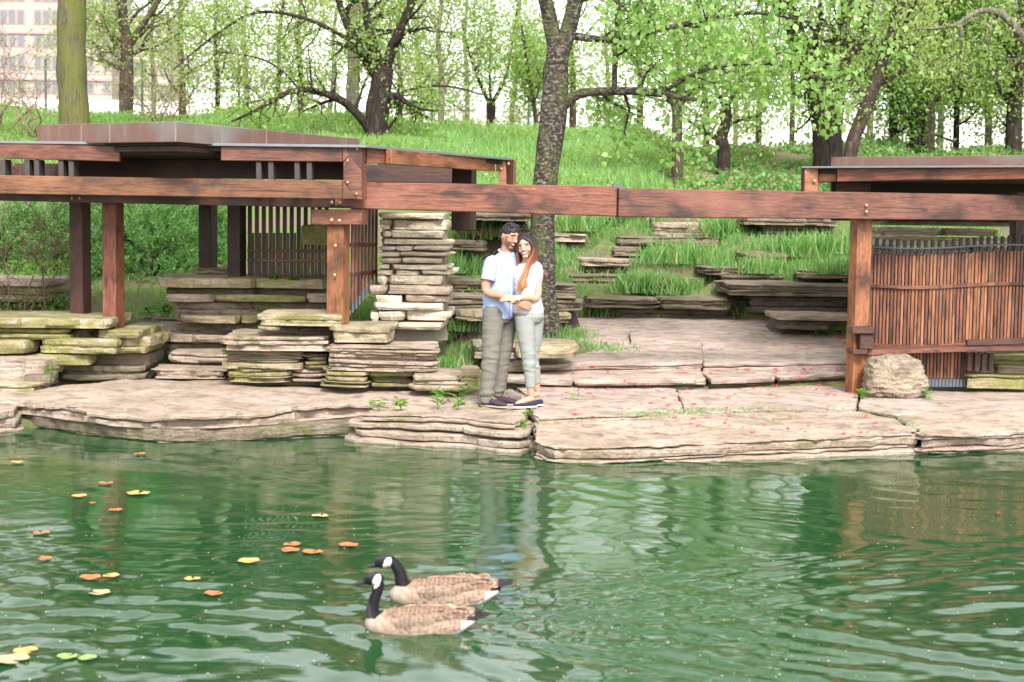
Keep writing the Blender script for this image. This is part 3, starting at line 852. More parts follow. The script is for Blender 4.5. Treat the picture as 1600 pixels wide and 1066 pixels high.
M['copper'] = copper_mat()
def plan_slab(name, pts, z0, z1, mat, parent, bev=0.006):
    q = [Vector((p.x, p.y, z0)) for p in pts]
    return prism(name, q, Vector((0, 0, z1 - z0)), mat, parent, bev)
def inset(pts, d):
    c = sum(pts, Vector()) / len(pts)
    return [p + (c - p).normalized() * d for p in pts]
quad = [c_l, c_c, c_r, c_b]
roof = plan_slab('copper_roof', quad, ZC0, ZC1, M['copper'], pav)
plan_slab('drip_gap', inset(quad, 0.10), ZC0 - 0.025, ZC0 - 0.001, M['soffit'], pav, 0)
plan_slab('trim', inset(quad, 0.16), ZC0 - 0.085, ZC0 - 0.026, M['wood_dark'], pav, 0.004)
plan_slab('soffit', inset(quad, 0.22), ZC0 - 0.10, ZC0 - 0.086, M['soffit'], pav, 0)
M['seam'] = plain_mat('pale_seam', (0.24, 0.17, 0.15), 0.5, 0.2, 8)
for fr, (a, b) in ((0.335, (c_l, c_c)), (0.54, (c_l, c_c)), (0.995, (c_l, c_c)), (0.22, (c_c, c_r)), (0.45, (c_c, c_r))):
    p = a.lerp(b, fr)
    d = (b - a).normalized()
    nrm = Vector((d.y, -d.x, 0))
    q = [p + nrm * 0.004 - d * 0.006, p + nrm * 0.004 + d * 0.006]
    pts = [Vector((q[0].x, q[0].y, ZC0 + .004)), Vector((q[1].x, q[1].y, ZC0 + .004)), Vector((q[1].x, q[1].y, ZC1 - .004)), Vector((q[0].x, q[0].y, ZC1 - .004))]
    prism('seam', pts, -nrm * 0.02, M['seam'], roof, 0)
# lower deck with grey metal edge
ZD1, ZD0 = P(567, 228.5, 15.7).z + 0.012, P(567, 231, 15.7).z
d0, d1 = P(-140, 219, 15.9), P(572, 228.5, 15.66)
# side fascia running back to the right
S0, S1 = 15.95, 18.3
dr = G(803, 249.5, ZD1)
dr = P(803, 249.5, S1 + 0.2)
dk = [Vector((d0.x, d0.y, 0)), Vector((d1.x, d1.y, 0)), Vector((dr.x, dr.y, 0)), Vector((d0.x + 1.0, dr.y + 0.6, 0))]
plan_slab('metal_cap', dk, ZD0, ZD1, M['zinc'], pav, 0.003)
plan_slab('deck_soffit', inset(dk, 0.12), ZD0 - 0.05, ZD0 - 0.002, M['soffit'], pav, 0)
bar('side_fascia', (574, 232, 255.5, 15.85), (611, 233, 256, 16.1), 0.07, M['wood'], pav)
bar('side_fascia', (611.5, 233.5, 256.5, 15.98), (774, 247.5, 268, S1), 0.07, M['wood_orange'], pav)
px_poly('side_end_board', [(775, 250), (803, 250), (803, 289), (779, 289), (779, 268), (775, 268)], 18.4, 0.1, M['wood_orange'])
bolt(795, 256, 18.38, pav, 0.02)
bolt(783, 264, 18.38, pav, 0.02)
bar('end_strip', (799, 250, 289, 18.36), (804, 250, 289, 18.42), 0.12, M['wood_dark'], pav, 0.002)
bar('ceiling_board', (560, 256, 284, 19.4), (742, 266, 288, 19.6), 0.1, M['wood_dark'], pav)
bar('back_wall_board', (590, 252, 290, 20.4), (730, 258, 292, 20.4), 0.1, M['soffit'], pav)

# slat screens of the pavilion
def slat_mesh(h, w, d, mat):
    me = boxmesh('slat', h, d, w, mat, 0.003)
    return me
UPM = Matrix(((0, 0, 1, 0), (0, 1, 0, 0), (1, 0, 0, 0), (0, 0, 0, 1)))
def slat(px, yt, yb, Y, w, d, mat, parent, name='slat', rz=0):
    a, b = P(px, yb, Y), P(px, yt, Y)
    return obj(name, slat_mesh(b.z - a.z, w, d, mat), parent, Matrix.Translation(((a.x + b.x) / 2, Y, a.z)) @ Matrix.Rotation(rz, 4, 'Z') @ UPM)
scr = thing('slat_screen', P(450, 434, 17.9), 'dark timber slat screen above the mossy stone bench', 'screen')
for i in range(12):
    slat(390 + i * 10.9, 318, 433, 17.85, 0.045, 0.04, M['wood_dark'], scr)
    if i < 11:
        slat(395.4 + i * 10.9, 364, 433, 17.87, 0.022, 0.03, M['wood_dark'], scr)
for y in (391, 407):
    bar('rail', (386, y - 2.5, y + 2.5, 17.82), (512, y - 1, y + 4, 17.82), 0.035, M['wood'], scr, 0.003)
LS(scr, 471, 515, 352, 383, 17.5, 0.4, 'mossy', name='corner_stone', lay=0.12, walkable=False)
scr = thing('slat_screen', P(568, 490, 16.4), 'red slat screen between the main post and the pale stone pier', 'screen')
for i in range(8):
    t = i / 7
    px = 551.5 + i * 5.3
    Y = 16.35 + t * 0.75
    yb = 489 - 44 * t
    slat(px, 324, yb - 14, Y, 0.026, 0.035, M['wood'], scr, rz=R(25))
    slat(px, yb - 15, yb, Y + 0.004, 0.022, 0.03, M['iron'], scr, 'foot', rz=R(25))
bar('rail', (549, 380, 386, 16.30), (590, 379.5, 385, 17.05), 0.03, M['wood'], scr, 0.003)
bar('rail', (549, 426, 432, 16.30), (590, 422, 427, 17.05), 0.03, M['wood'], scr, 0.003)

# ------------------------------------------------------------------ pale stone pier
pier = thing('stone_pier', P(648, 525, 17), 'pale stacked limestone pier right of the main pavilion post', 'pier')
rp = random.Random(77)
y = 331.0
row = 0
while y < 507:
    h = rp.choice((9, 11, 13, 15, 16)) if y < 490 else 14
    x0 = 591 + rp.uniform(-2, 5) if y < 436 else 575 + rp.uniform(-8, 12)
    x1 = 704 + rp.uniform(-14, 5)
    n = rp.choice((1, 2, 2, 2, 3))
    xs = [x0] + sorted(x0 + (x1 - x0) * (k + rp.uniform(0.3, 0.75)) / n for k in range(n - 1)) + [x1]
    for a, b in zip(xs[:-1], xs[1:]):
        if b - a < 8: continue
        Yf = 16.75 + rp.uniform(-0.07, 0.05) + (0.05 if y < 436 else -0.08)
        LS(pier, a + 0.4, b - 0.4, y + rp.uniform(0, 1.5), y + h - rp.uniform(0.6, 2.2), Yf, 1.1, 'pier' if rp.random() < 0.85 or y < 430 else 'shore', lay=0.11, crev=0.012, rough=0.014, jit=0.035, res=0.07, grid=0.3, cut=0.2)
    y += h
    row += 1
M['mortar'] = plain_mat('grey_concrete', (0.24, 0.20, 0.16), 0.9, 0.3, 12, 0.3)
bar('core', (598, 334, 512, 17.0), (696, 334, 512, 17.0), 0.7, M['mortar'], pier)
bar('concrete_foot', (604, 508, 541, 16.9), (699, 506, 532, 17.0), 0.9, M['mortar'], pier)

# ------------------------------------------------------------------ long beam across the landing
lb = thing('long_beam', P(965, 340, 15.9), 'long reddish timber beam spanning the terrace above the couple', 'beam')
bar('beam_segment', (522.5, 284, 325, 16.06), (964, 291, 338.5, 15.9), 0.26, M['wood'], lb, 0.01)
bar('beam_segment', (966, 294, 339.5, 15.9), (1700, 306.5, 346, 16.3), 0.26, M['wood'], lb, 0.01)
bar('joint_plate', (958, 286, 294, 15.95), (974, 290, 294.5, 15.95), 0.2, M['iron'], lb, 0.002)
for px, py in ((1354, 321), (1354, 331)):
    bolt(px, py, 16.08, lb, 0.016)
# ------------------------------------------------------------------ right pavilion
pr = thing('garden_pavilion', P(1500, 600, 17), 'red timber pavilion roof at right, partly cut by the picture edge', 'pavilion')
bar('upper_fascia', (1307.5, 262.5, 284, 16.9), (1720, 252.5, 278.5, 15.6), 0.08, M['wood'], pr)
bar('upper_fascia', (1279, 263, 284, 17.05), (1307, 263, 284, 16.98), 0.08, M['wood_orange'], pr)
px_poly('end_board', [(1257, 262.5), (1278.4, 262.5), (1278.4, 300), (1257, 300)], 17.0, 0.09, M['wood_orange'], pr)
bar('end_strip', (1251.5, 263, 300, 17.05), (1256.5, 263, 300, 17.0), 0.14, M['wood_dark'], pr, 0.002)
bolt(1273, 283, 16.97, pr)
bar('inner_beam', (1307, 285, 300, 17.6), (1358, 285, 300, 17.5), 0.3, M['wood_dark'], pr)
z1 = P(1307, 262, 16.9).z + 0.012
z0 = z1 - 0.02
q = [P(1252, 262, 17.0), P(1720, 252, 15.55), P(1760, 250, 21.0), P(1260, 262, 20.5)]
q = [Vector((p.x, p.y, 0)) for p in q]
plan_slab('metal_cap', q, z0, z1, M['zinc'], pr, 0.003)
plan_slab('deck_soffit', inset(q, 0.15), z0 - 0.06, z0 - 0.003, M['soffit'], pr, 0)
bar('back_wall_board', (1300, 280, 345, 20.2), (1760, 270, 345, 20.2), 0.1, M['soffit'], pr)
zc0 = z1 + 0.004
zc1 = P(1700, 242, 16.2).z
q = [P(1298, 256, 17.6), P(1720, 242, 16.1), P(1770, 240, 20.5), P(1330, 256, 20)]
q = [Vector((p.x, p.y, 0)) for p in q]
cr = plan_slab('copper_roof', q, zc0, max(zc1, zc0 + 0.07), M['copper'], pr)
post_px('post', 1341.5, 16.35, 617, 338, 0.175, 0.17, R(18), M['wood_orange'], pr)
post_px('post', 1590, 17.6, 560, 300, 0.17, 0.17, R(5), M['wood_dark'], pr)

# ------------------------------------------------------------------ curved slatted fence with bench
fn = thing('slatted_fence', P(1470, 605, 16.7), 'curving red slatted fence with dark weathered slat tops at right', 'fence')
def fenY(px): return 16.75 - 0.16 * math.sin((px - 1357) / 190 * math.pi)
def fend(px): return (372 + 3.5 * math.sin((px - 1357) / 150 * math.pi))
rf = random.Random(4)
px = 1360.0
i = 0
while px < 1690:
    Y = fenY(px)
    top = fend(px)
    yb = 592 if px < 1512 else (578 if px < 1552 and i % 2 == 0 else 548)
    tall = i % 2 == 0
    yt = (top if tall else top + 23) + rf.uniform(-1, 1)
    yw = top + 24
    mt = rf.choice([M['wood'], M['wood'], M['wood_orange'], M['wood_orange'], M['wood_orange'], M['wood_orange']])
    s = slat(px, (yw if tall else yt), yb, Y, 0.033 if tall else 0.026, 0.05, mt, fn)
    if tall:
        slat(px, yt, yw - 0.3, Y + 0.003, 0.033, 0.044, M['slat_top'], s, 'slat_end')
    if px < 1512 and 1440 < px:
        slat(px, yb + 0.3, yb + 13, Y + 0.003, 0.034, 0.04, M['iron'], s, 'foot')
    px += 5.45
    i += 1
def railrun(name, yoff, thick, dY, mat, dep, parent, x0=1357, x1=1690, amp=3.0, st=22):
    a = x0
    while a < x1:
        b = min(x1, a + st)
        ya, yb_ = yoff + amp * math.sin((a - 1357) / 150 * math.pi), yoff + amp * math.sin((b - 1357) / 150 * math.pi)
        bar(name, (a, ya, ya + thick, fenY(a) + dY), (b, yb_, yb_ + thick, fenY(b) + dY), dep, mat, parent, 0.002)
        a = b
railrun('rail', 444, 5, -0.03, M['wood'], 0.03, fn)
railrun('rail', 536, 5, -0.03, M['wood'], 0.03, fn)
railrun('top_wire', 384, 3, -0.015, M['iron'], 0.02, fn)
bn = thing('slatted_bench', P(1480, 550, 16.3), 'narrow curved wooden bench in front of the slatted fence', 'bench')
pts = []
N_ = 16
for i in range(N_ + 1):
    px = 1357 + (1690 - 1357) * i / N_
    pts.append(P(px, 547 - 7 * ((px - 1357) / 333) ** 1.2 - 2 * math.sin((px - 1357) / 333 * math.pi), 16.2 + 0.08 * math.sin((px - 1357) / 333 * math.pi)))
zb_ = sum(p.z for p in pts) / len(pts)
vv, ff = [], []
for i, p in enumerate(pts):
    zz = p.z
    for (dy, dz) in ((0, 0), (0.36, 0), (0.36, -0.05), (0, -0.05)):
        vv.append((p.x, p.y + dy, zz + dz))
for i in range(N_):
    for k in range(4):
        ff.append((i * 4 + k, i * 4 + (k + 1) % 4, i * 4 + 4 + (k + 1) % 4, i * 4 + 4 + k))
ff += [(3, 2, 1, 0), tuple(N_ * 4 + k for k in range(4))]
o0 = pts[0]
obj('seat', mk_mesh('seat', [(v[0] - o0.x, v[1] - o0.y, v[2] - o0.z) for v in vv], ff, M['wood']), bn, Matrix.Translation(o0))
bar('back_rail', (1511, 531.5, 541, 16.3), (1700, 524, 534, 16.3), 0.06, M['wood_dark'], bn)
bar('arm', (1332, 511, 522, 16.1), (1367, 511, 522, 16.1), 0.3, M['wood'], bn)
bar('arm_post', (1344, 522.3, 546, 16.14), (1366, 522.3, 546, 16.14), 0.22, M['wood_dark'], bn)
bar('seat_end', (1332, 546.5, 554, 16.12), (1356, 546.5, 554, 16.12), 0.34, M['wood_dark'], bn)
for px in (1515, 1527, 1538, 1549):
    slat(px, 553, 580, 16.5, 0.05, 0.05, M['wood_dark'], bn, 'bench_leg')

# pitted boulder carrying the bench
bm = bmesh.new()
bmesh.ops.create_icosphere(bm, subdivisions=5, radius=1.0)
for v in bm.verts:
    c = v.co.copy()
    s = (abs(c.x) ** 3.2 + abs(c.y) ** 3.2 + abs(c.z) ** 3.2) ** (-1 / 3.2)
    p = c * s
    d = 0.10 * noise.noise(p * 1.6 + Vector((4, 1, 7))) + 0.07 * noise.noise(p * 3.7) + 0.05 * noise.noise(Vector((p.x * 5, p.y * 5, p.z * 9)))
    lz = p.z * 4.5 + 0.5 * noise.noise(p * 2)
    d += 0.05 * (abs((lz % 1) - 0.5) * -2 + 0.5)
    p *= 1 + d
    top = (p.z + 1) / 2
    p.x *= (1.0 - 0.22 * top)
    p.x += -0.10 * top
    v.co = Vector((p.x * 0.345, p.y * 0.28, p.z * 0.235))
me = bpy.data.meshes.new('boulder')
bm.to_mesh(me); bm.free()
me.materials.append(M['boulder'])
me.polygons.foreach_set('use_smooth', [True] * len(me.polygons))
me.set_sharp_from_angle(angle=R(40))
bp = P(1401, 590, 16.0)
tag(obj('boulder', me, None, Matrix.Translation(bp)), 'pitted pale boulder under the bench by the fence post', 'rock')
# ------------------------------------------------------------------ plants
BVH = BVHTree.FromPolygons(WALK_V, WALK_F)
def hit(px, py, zfall=0.0):
    d = ray(px, py).normalized()
    loc, nrm, idx, dist = BVH.ray_cast(CAM, d, 60)
    if loc is None:
        # walk the ray down to the ground sheet
        ts = np.arange(12.0, 60.0, 0.04)
        zz = hgt(d.x * ts, d.y * ts)
        bel = np.nonzero(CAMZ + d.z * ts < zz)[0]
        if len(bel):
            return CAM + d * float(ts[bel[0]])
        return G(px, py, zfall)
    return loc
M['leaf_spring'] = leaf_mat('spring_leaf', [(0.19, 0.30, 0.07), (0.28, 0.38, 0.12), (0.14, 0.24, 0.05), (0.36, 0.43, 0.19)], 0.5)
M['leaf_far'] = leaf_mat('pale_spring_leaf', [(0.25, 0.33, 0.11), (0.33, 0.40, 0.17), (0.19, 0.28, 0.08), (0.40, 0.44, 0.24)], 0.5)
M['leaf_deep'] = leaf_mat('deep_leaf', [(0.05, 0.13, 0.025), (0.09, 0.20, 0.035), (0.13, 0.26, 0.05)], 0.4)
M['leaf_near'] = leaf_mat('linden_leaf', [(0.16, 0.31, 0.07), (0.24, 0.39, 0.12), (0.33, 0.46, 0.20), (0.13, 0.26, 0.05), (0.40, 0.50, 0.29)], 0.5)
M['grass'] = leaf_mat('grass_blade', [(0.07, 0.20, 0.045), (0.14, 0.30, 0.09), (0.22, 0.37, 0.13), (0.09, 0.25, 0.055), (0.42, 0.38, 0.21)], 0.4)
M['grass_pale'] = leaf_mat('hill_grass_blade', [(0.12, 0.28, 0.07), (0.20, 0.37, 0.12), (0.28, 0.44, 0.17), (0.14, 0.31, 0.08), (0.38, 0.42, 0.22)], 0.4)
M['juniper'] = leaf_mat('juniper_needle', [(0.055, 0.15, 0.04), (0.12, 0.25, 0.075), (0.21, 0.36, 0.13)], 0.4)
M['weed'] = leaf_mat('weed_leaf', [(0.12, 0.27, 0.04), (0.19, 0.35, 0.07), (0.09, 0.22, 0.03)], 0.4)
M['cover'] = leaf_mat('ground_cover_leaf', [(0.08, 0.19, 0.05), (0.14, 0.27, 0.08), (0.20, 0.33, 0.11), (0.24, 0.17, 0.11)], 0.35)
M['bark_dark'] = bark_mat('dark_bark', (0.055, 0.038, 0.030), (0.12, 0.09, 0.07), (0.06, 0.075, 0.022), 0.30)
M['bark_black'] = bark_mat('black_bark', (0.030, 0.021, 0.018), (0.07, 0.05, 0.042), (0.035, 0.05, 0.015), 0.15)
M['bark_moss'] = bark_mat('mossy_bark', (0.10, 0.085, 0.05), (0.17, 0.145, 0.085), (0.115, 0.125, 0.03), 0.75, zs=0.12, scale=22)
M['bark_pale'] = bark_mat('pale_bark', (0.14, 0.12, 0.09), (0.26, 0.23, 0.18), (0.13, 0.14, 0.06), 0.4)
M['bark_cherry'] = bark_mat('speckled_bark', (0.050, 0.041, 0.033), (0.25, 0.22, 0.18), (0.11, 0.13, 0.045), 0.42, zs=1.6, scale=19, light_amt=0.7)
M['twig'] = plain_mat('pink_twig', (0.20, 0.12, 0.085), 0.8, 0.3, 10)

def tubes(paths):
    V, Fc = [], []
    for pts, rad, k in paths:
        pts = np.asarray(pts, float)
        n = len(pts)
        tg = np.gradient(pts, axis=0)
        tg /= np.linalg.norm(tg, axis=1)[:, None] + 1e-9
        u = np.cross(tg[0], (0.3, 0.9, 0.1))
        u /= np.linalg.norm(u) + 1e-9
        b0 = len(V)
        for i in range(n):
            u = u - tg[i] * np.dot(u, tg[i])
            u /= np.linalg.norm(u) + 1e-9
            w = np.cross(tg[i], u)
            for j in range(k):
                a = 2 * math.pi * j / k
                V.append(pts[i] + (u * math.cos(a) + w * math.sin(a)) * rad[i])
        for i in range(n - 1):
            for j in range(k):
                Fc.append((b0 + i * k + j, b0 + i * k + (j + 1) % k, b0 + (i + 1) * k + (j + 1) % k, b0 + (i + 1) * k + j))
        Fc.append(tuple(b0 + (n - 1) * k + j for j in range(k)))
        Fc.append(tuple(b0 + j for j in range(k))[::-1])
    return V, Fc
def smooth_path(pts, rad, sub=4):
    pts = [np.array(p, float) for p in pts]
    out, ro = [], []
    n = len(pts)
    for i in range(n - 1):
        p0, p1, p2, p3 = pts[max(0, i - 1)], pts[i], pts[i + 1], pts[min(n - 1, i + 2)]
        for s in range(sub):
            t = s / sub
            out.append(0.5 * ((2 * p1) + (-p0 + p2) * t + (2 * p0 - 5 * p1 + 4 * p2 - p3) * t * t + (-p0 + 3 * p1 - 3 * p2 + p3) * t ** 3))
            ro.append(rad[i] + (rad[i + 1] - rad[i]) * t)
    out.append(pts[-1]); ro.append(rad[-1])
    return out, ro
class Tree:
    def __init__(self, seed, up=0.12, wander=0.22):
        self.r = random.Random(seed)
        self.nr = np.random.default_rng(seed)
        self.paths, self.tips = [], []
        self.up, self.wander = up, wander
    def limb(self, pts, rad, sides=8, sub=4, bump_=0.0):
        p, r = smooth_path(pts, rad, sub)
        if bump_:
            r = [x * (1 + bump_ * noise.noise(Vector(q) * 3.0)) for x, q in zip(r, p)]
        self.paths.append((p, r, sides))
        return p, r
    def sprout(self, p, r, n, L, lv, spread=0.9, t0=0.25, rscale=0.45):
        """side branches along a limb"""
        for k in range(n):
            t = t0 + (1 - t0) * (k + self.r.random()) / n
            i = min(len(p) - 2, int(t * (len(p) - 1)))
            d = np.array(p[i + 1]) - np.array(p[i])
            d /= np.linalg.norm(d) + 1e-9
            v = self.nr.normal(size=3)
            v -= d * np.dot(v, d)
            v /= np.linalg.norm(v) + 1e-9
            dd = d * (1 - spread * 0.6) + v * spread
            dd /= np.linalg.norm(dd)
            self.grow(np.array(p[i]), dd, L * self.r.uniform(0.6, 1.2), max(0.006, r[i] * rscale), lv)
    def grow(self, p, d, L, r, lv):
        seg = max(3, int(L / 0.22))
        st = L / seg
        pts, rad = [p.copy()], [r]
        q = p.copy()
        for i in range(seg):
            d = d + self.nr.normal(size=3) * self.wander * math.sqrt(st / 0.22) + np.array((0, 0, self.up * st / 0.22))
            d /= np.linalg.norm(d)
            q = q + d * st
            pts.append(q.copy())
            rad.append(max(0.003, r * (1 - 0.8 * (i + 1) / seg)))
        self.paths.append((pts, rad, 6 if r > 0.03 else (4 if r > 0.012 else 3)))
        if lv <= 0:
            for i in range(1, len(pts)):
                if self.r.random() < 0.8 or i == len(pts) - 1:
                    self.tips.append((pts[i], d.copy()))
            return
        nb = self.r.randint(3, 4) + (1 if L > 1.6 else 0)
        self.sprout(pts, rad, nb, L * 0.55, lv - 1, 0.85, 0.2, 0.6)
        self.tips.append((pts[-1], d.copy()))
    def build(self, name, label, base, bark, leafm, per_tip=6, spread=0.12, size=0.07, droop=0.2, group=None, wfac=0.62, fold=False, cat='tree'):
        t = thing(name, base, label, cat, group)
        V, Fc = tubes(self.paths)
        o3 = Vector(base)
        me = mk_mesh('trunk', np.array(V) - np.array(o3), Fc, bark, 180)
        obj('trunk', me, t, Matrix.Translation(o3))
        if self.tips and leafm is not None and per_tip > 0:
            self.tips = [x for x in self.tips if x[0][2] < 8.2 or self.r.random() < 0.5]
            P0 = np.repeat(np.array([x[0] for x in self.tips]), per_tip, axis=0)
            n = len(P0)
            P0 = P0 + self.nr.normal(size=(n, 3)) * spread
            V, Q = leaves(P0, size, self.nr, droop, wfac, fold)
            obj('crown', big_mesh('crown', V - np.array(o3), Q, leafm), t, Matrix.Translation(o3))
        return t
def leaves(P0, size, nr, droop=0.2, wfac=0.62, fold=False):
    n = len(P0)
    a = nr.normal(size=(n, 3)); a[:, 2] -= droop * 1.6
    a /= np.linalg.norm(a, axis=1)[:, None]
    b = nr.normal(size=(n, 3))
    b -= a * np.sum(a * b, 1)[:, None]
    b /= np.linalg.norm(b, axis=1)[:, None]
    c = np.cross(a, b)
    s = (size * nr.uniform(0.4, 1.35, n))[:, None]
    w = s * wfac * 0.5
    if not fold:
        V = np.stack([P0, P0 + a * s * 0.45 + b * w + c * s * 0.05, P0 + a * s, P0 + a * s * 0.5 - b * w + c * s * 0.05], 1).reshape(-1, 3)
        Q = np.arange(n * 4).reshape(n, 4)
        return V, Q
    # heart shaped leaf: two halves folded at the midrib
    mid = P0 + a * s * 0.5 - c * s * 0.06
    V = np.stack([P0, P0 + a * s * 0.12 + b * w * 0.95, P0 + a * s * 0.5 + b * w * 0.92, P0 + a * s, P0 + a * s * 0.5 - b * w * 0.92, P0 + a * s * 0.12 - b * w * 0.95], 1)
    V[:, 3] -= c * s * 0.1
    V = V.reshape(-1, 3)
    i = np.arange(n)[:, None] * 6
    Q = np.concatenate([i + np.array([[0, 1, 2, 3]]), i + np.array([[0, 3, 4, 5]])])
    return V, Q
def px_limb(tr, pts, Y, rad, **kw):
    q = [tuple(P(a, b, Y if not isinstance(Y, (list, tuple)) else Y[i])) for i, (a, b) in enumerate(pts)]
    return tr.limb(q, rad, **kw)
def gz(x, y): return float(hgt(x, y))

# --- big speckled tree behind the couple, reaching over the landing
tr = Tree(11, up=0.02, wander=0.25)
pb = P(852, 516, 18.5)
p, r = px_limb(tr, [(853, 540), (852, 512), (848, 430), (848, 340), (856, 250), (865, 180), (869, 120), (872, 75)], 18.5, [0.23, 0.18, 0.15, 0.145, 0.15, 0.155, 0.15, 0.14], sides=16, sub=6, bump_=0.10)
l1 = px_limb(tr, [(870, 90), (861, 40), (848, -20), (830, -120)], 18.5, [0.10, 0.095, 0.085, 0.06], sides=10)
l2 = px_limb(tr, [(874, 90), (890, 40), (908, -40), (930, -160)], 18.5, [0.11, 0.10, 0.09, 0.06], sides=10)
l3 = px_limb(tr, [(880, 165), (905, 147), (950, 143), (1000, 143), (1050, 150), (1110, 160)], [18.5, 18.4, 18.2, 17.9, 17.7, 17.4], [0.07, 0.055, 0.05, 0.047, 0.035, 0.015], sides=8)
l4 = px_limb(tr, [(890, 55), (960, 62), (1060, 40), (1180, 20), (1330, 50)], [18.5, 18.2, 17.8, 17.4, 17.0], [0.05, 0.035, 0.03, 0.02, 0.008])
l5 = px_limb(tr, [(900, 0), (1020, -30), (1150, -40), (1300, -20)], [18.5, 18.0, 17.4, 17.0], [0.05, 0.035, 0.025, 0.01])
l6 = px_limb(tr, [(1030, 148), (1100, 110), (1200, 100), (1310, 130)], [17.8, 17.5, 17.2, 17.0], [0.03, 0.022, 0.016, 0.006])
l7 = px_limb(tr, [(960, 143), (961, 90), (964, 40), (968, -60)], [18.1, 18.1, 18.1, 18.1], [0.035, 0.033, 0.03, 0.02])
for lmb, n, L in ((l4, 13, 0.9), (l5, 13, 1.1), (l6, 9, 0.75), (l3, 7, 0.7), (l7, 3, 0.6)):
    tr.sprout(lmb[0], lmb[1], n, L, 1, 0.9, 0.2, 0.45)
tr.sprout(l1[0], l1[1], 4, 0.9, 1, 0.9, 0.6, 0.4)
tr.sprout(l2[0], l2[1], 5, 1.2, 1, 0.9, 0.5, 0.4)
tr.tips = [x for x in tr.tips if x[0][2] > 2.35]
tr.build('linden_tree', 'speckled trunk tree right behind the couple, leafy boughs overhead', tuple(pb), M['bark_cherry'], M['leaf_near'], 12, 0.115, 0.066, 0.7, wfac=0.8, fold=True)

# --- mossy trunk at far left
def plain_tree(name, label, px, Y, trunk, rad, bark, leafm, limbs, seed, sproutn=5, L=1.6, lv=2, per=18, size=0.085, spread=0.26, t0=0.28, up=0.08, **kw):
    tr = Tree(seed, up=up)
    x = P(px, 200, Y).x
    z = gz(x, Y)
    pts = [(x, Y, z - 0.15)] + [tuple(P(a, b, Y)) for a, b in trunk]
    pts = [q for i, q in enumerate(pts) if i == 0 or q[2] > z + 0.15]
    rr = list(np.interp(np.linspace(0, 1, len(pts)), np.linspace(0, 1, len(rad)), rad))
    p, r = tr.limb(pts, rr, sides=12, bump_=0.12)
    if sproutn: tr.sprout(p, r, sproutn, L, lv, 0.85, t0, 0.42)
    for lim in limbs:
        lp, lr = lim[0], lim[1]
        dy = lim[2] if len(lim) > 2 else 0
        m = len(lp)
        q = [tuple(P(a, b, Y + dy * i / (m - 1))) for i, (a, b) in enumerate(lp)]
        p2, r2 = tr.limb(q, list(np.linspace(lr[0], lr[1], m)), sides=8)
        nn = lim[3] if len(lim) > 3 else 6
        if nn: tr.sprout(p2, r2, nn, L * 0.8, max(0, lv - 1), 0.9, 0.2, 0.45)
    return tr.build(name, label, (x, Y, z), bark, leafm, per, spread, size, **kw)
plain_tree('mossy_tree', 'thick straight mossy trunk rising behind the copper roof at left', 116, 30, [(116, 180), (112, 110), (112, 40), (114, -60), (118, -200), (122, -420)], [0.33, 0.28, 0.275, 0.27, 0.25, 0.18], M['bark_moss'], M['leaf_far'],
           [([(114, -220), (40, -330), (-60, -420)], (0.1, 0.02)), ([(118, -250), (200, -360), (300, -430)], (0.1, 0.02))], 21, 0, 2.0)
plain_tree('forked_tree', 'dark forked tree between the mossy trunk and the arching tree', 197, 38, [(197, 160), (198, 110), (198, 70), (192, 20), (188, -60), (184, -200)], [0.2, 0.17, 0.16, 0.12, 0.1, 0.05], M['bark_dark'], M['leaf_far'],
           [([(200, 75), (222, 40), (246, 4), (280, -60)], (0.10, 0.05)), ([(196, 100), (170, 80), (130, 60)], (0.04, 0.012))], 22, 9, 2.0)
plain_tree('arching_tree', 'dark many stemmed tree with long low arching bough behind the pavilion', 587, 33, [(588, 205), (590, 170), (596, 130), (600, 105)], [0.27, 0.24, 0.24, 0.22], M['bark_black'], M['leaf_spring'],
           [([(592, 125), (570, 90), (545, 45), (524, -20), (505, -140)], (0.13, 0.05), 0, 9), ([(596, 115), (580, 60), (570, 0), (565, -140)], (0.13, 0.05), 0.5, 9), ([(600, 115), (615, 70), (632, 30), (655, -20), (700, -120)], (0.14, 0.05), -0.5, 10),
            ([(580, 208), (560, 180), (530, 155), (490, 142), (455, 143), (425, 158), (395, 175), (362, 190)], (0.11, 0.02), -1.5, 16), ([(605, 165), (640, 140), (700, 135), (760, 150)], (0.05, 0.01), 0.5, 8),
            ([(470, 143), (440, 110), (400, 90), (330, 80)], (0.03, 0.01), -0.6, 10), ([(603, 205), (618, 185), (628, 150), (640, 140)], (0.04, 0.015), 0, 4),
            ([(560, 70), (480, 30), (400, 20), (330, 60), (270, 110)], (0.05, 0.012), -1.0, 18)], 23, 4, 1.5, 2, 8, size=0.085, spread=0.15, up=0.03, t0=0.5)
plain_tree('pale_trunk_tree', 'slim pale grey trunk just left of the arching dark tree', 549, 36, [(549, 200), (551, 150), (553, 90), (556, 0), (556, -160)], [0.17, 0.15, 0.14, 0.13, 0.08], M['bark_pale'], M['leaf_far'], [], 24, 5, 1.6, t0=0.55)
plain_tree('young_tree', 'slender young tree with pale trunk right of the arching tree', 689, 41, [(689, 180), (690, 120), (684, 60), (690, 0), (690, -90)], [0.1, 0.09, 0.07, 0.05, 0.03], M['bark_pale'], M['leaf_spring'], [], 25, 10, 1.9, t0=0.3)
plain_tree('young_tree', 'small dark forked tree in front of the pale wall', 766, 42, [(767, 190), (767, 160)], [0.13, 0.12], M['bark_black'], M['leaf_spring'],
           [([(766, 165), (750, 130), (735, 90), (720, 30)], (0.06, 0.02)), ([(767, 165), (790, 120), (800, 70), (810, 0)], (0.06, 0.02)), ([(767, 165), (765, 110), (768, 40)], (0.05, 0.02))], 26, 0, 1.8)
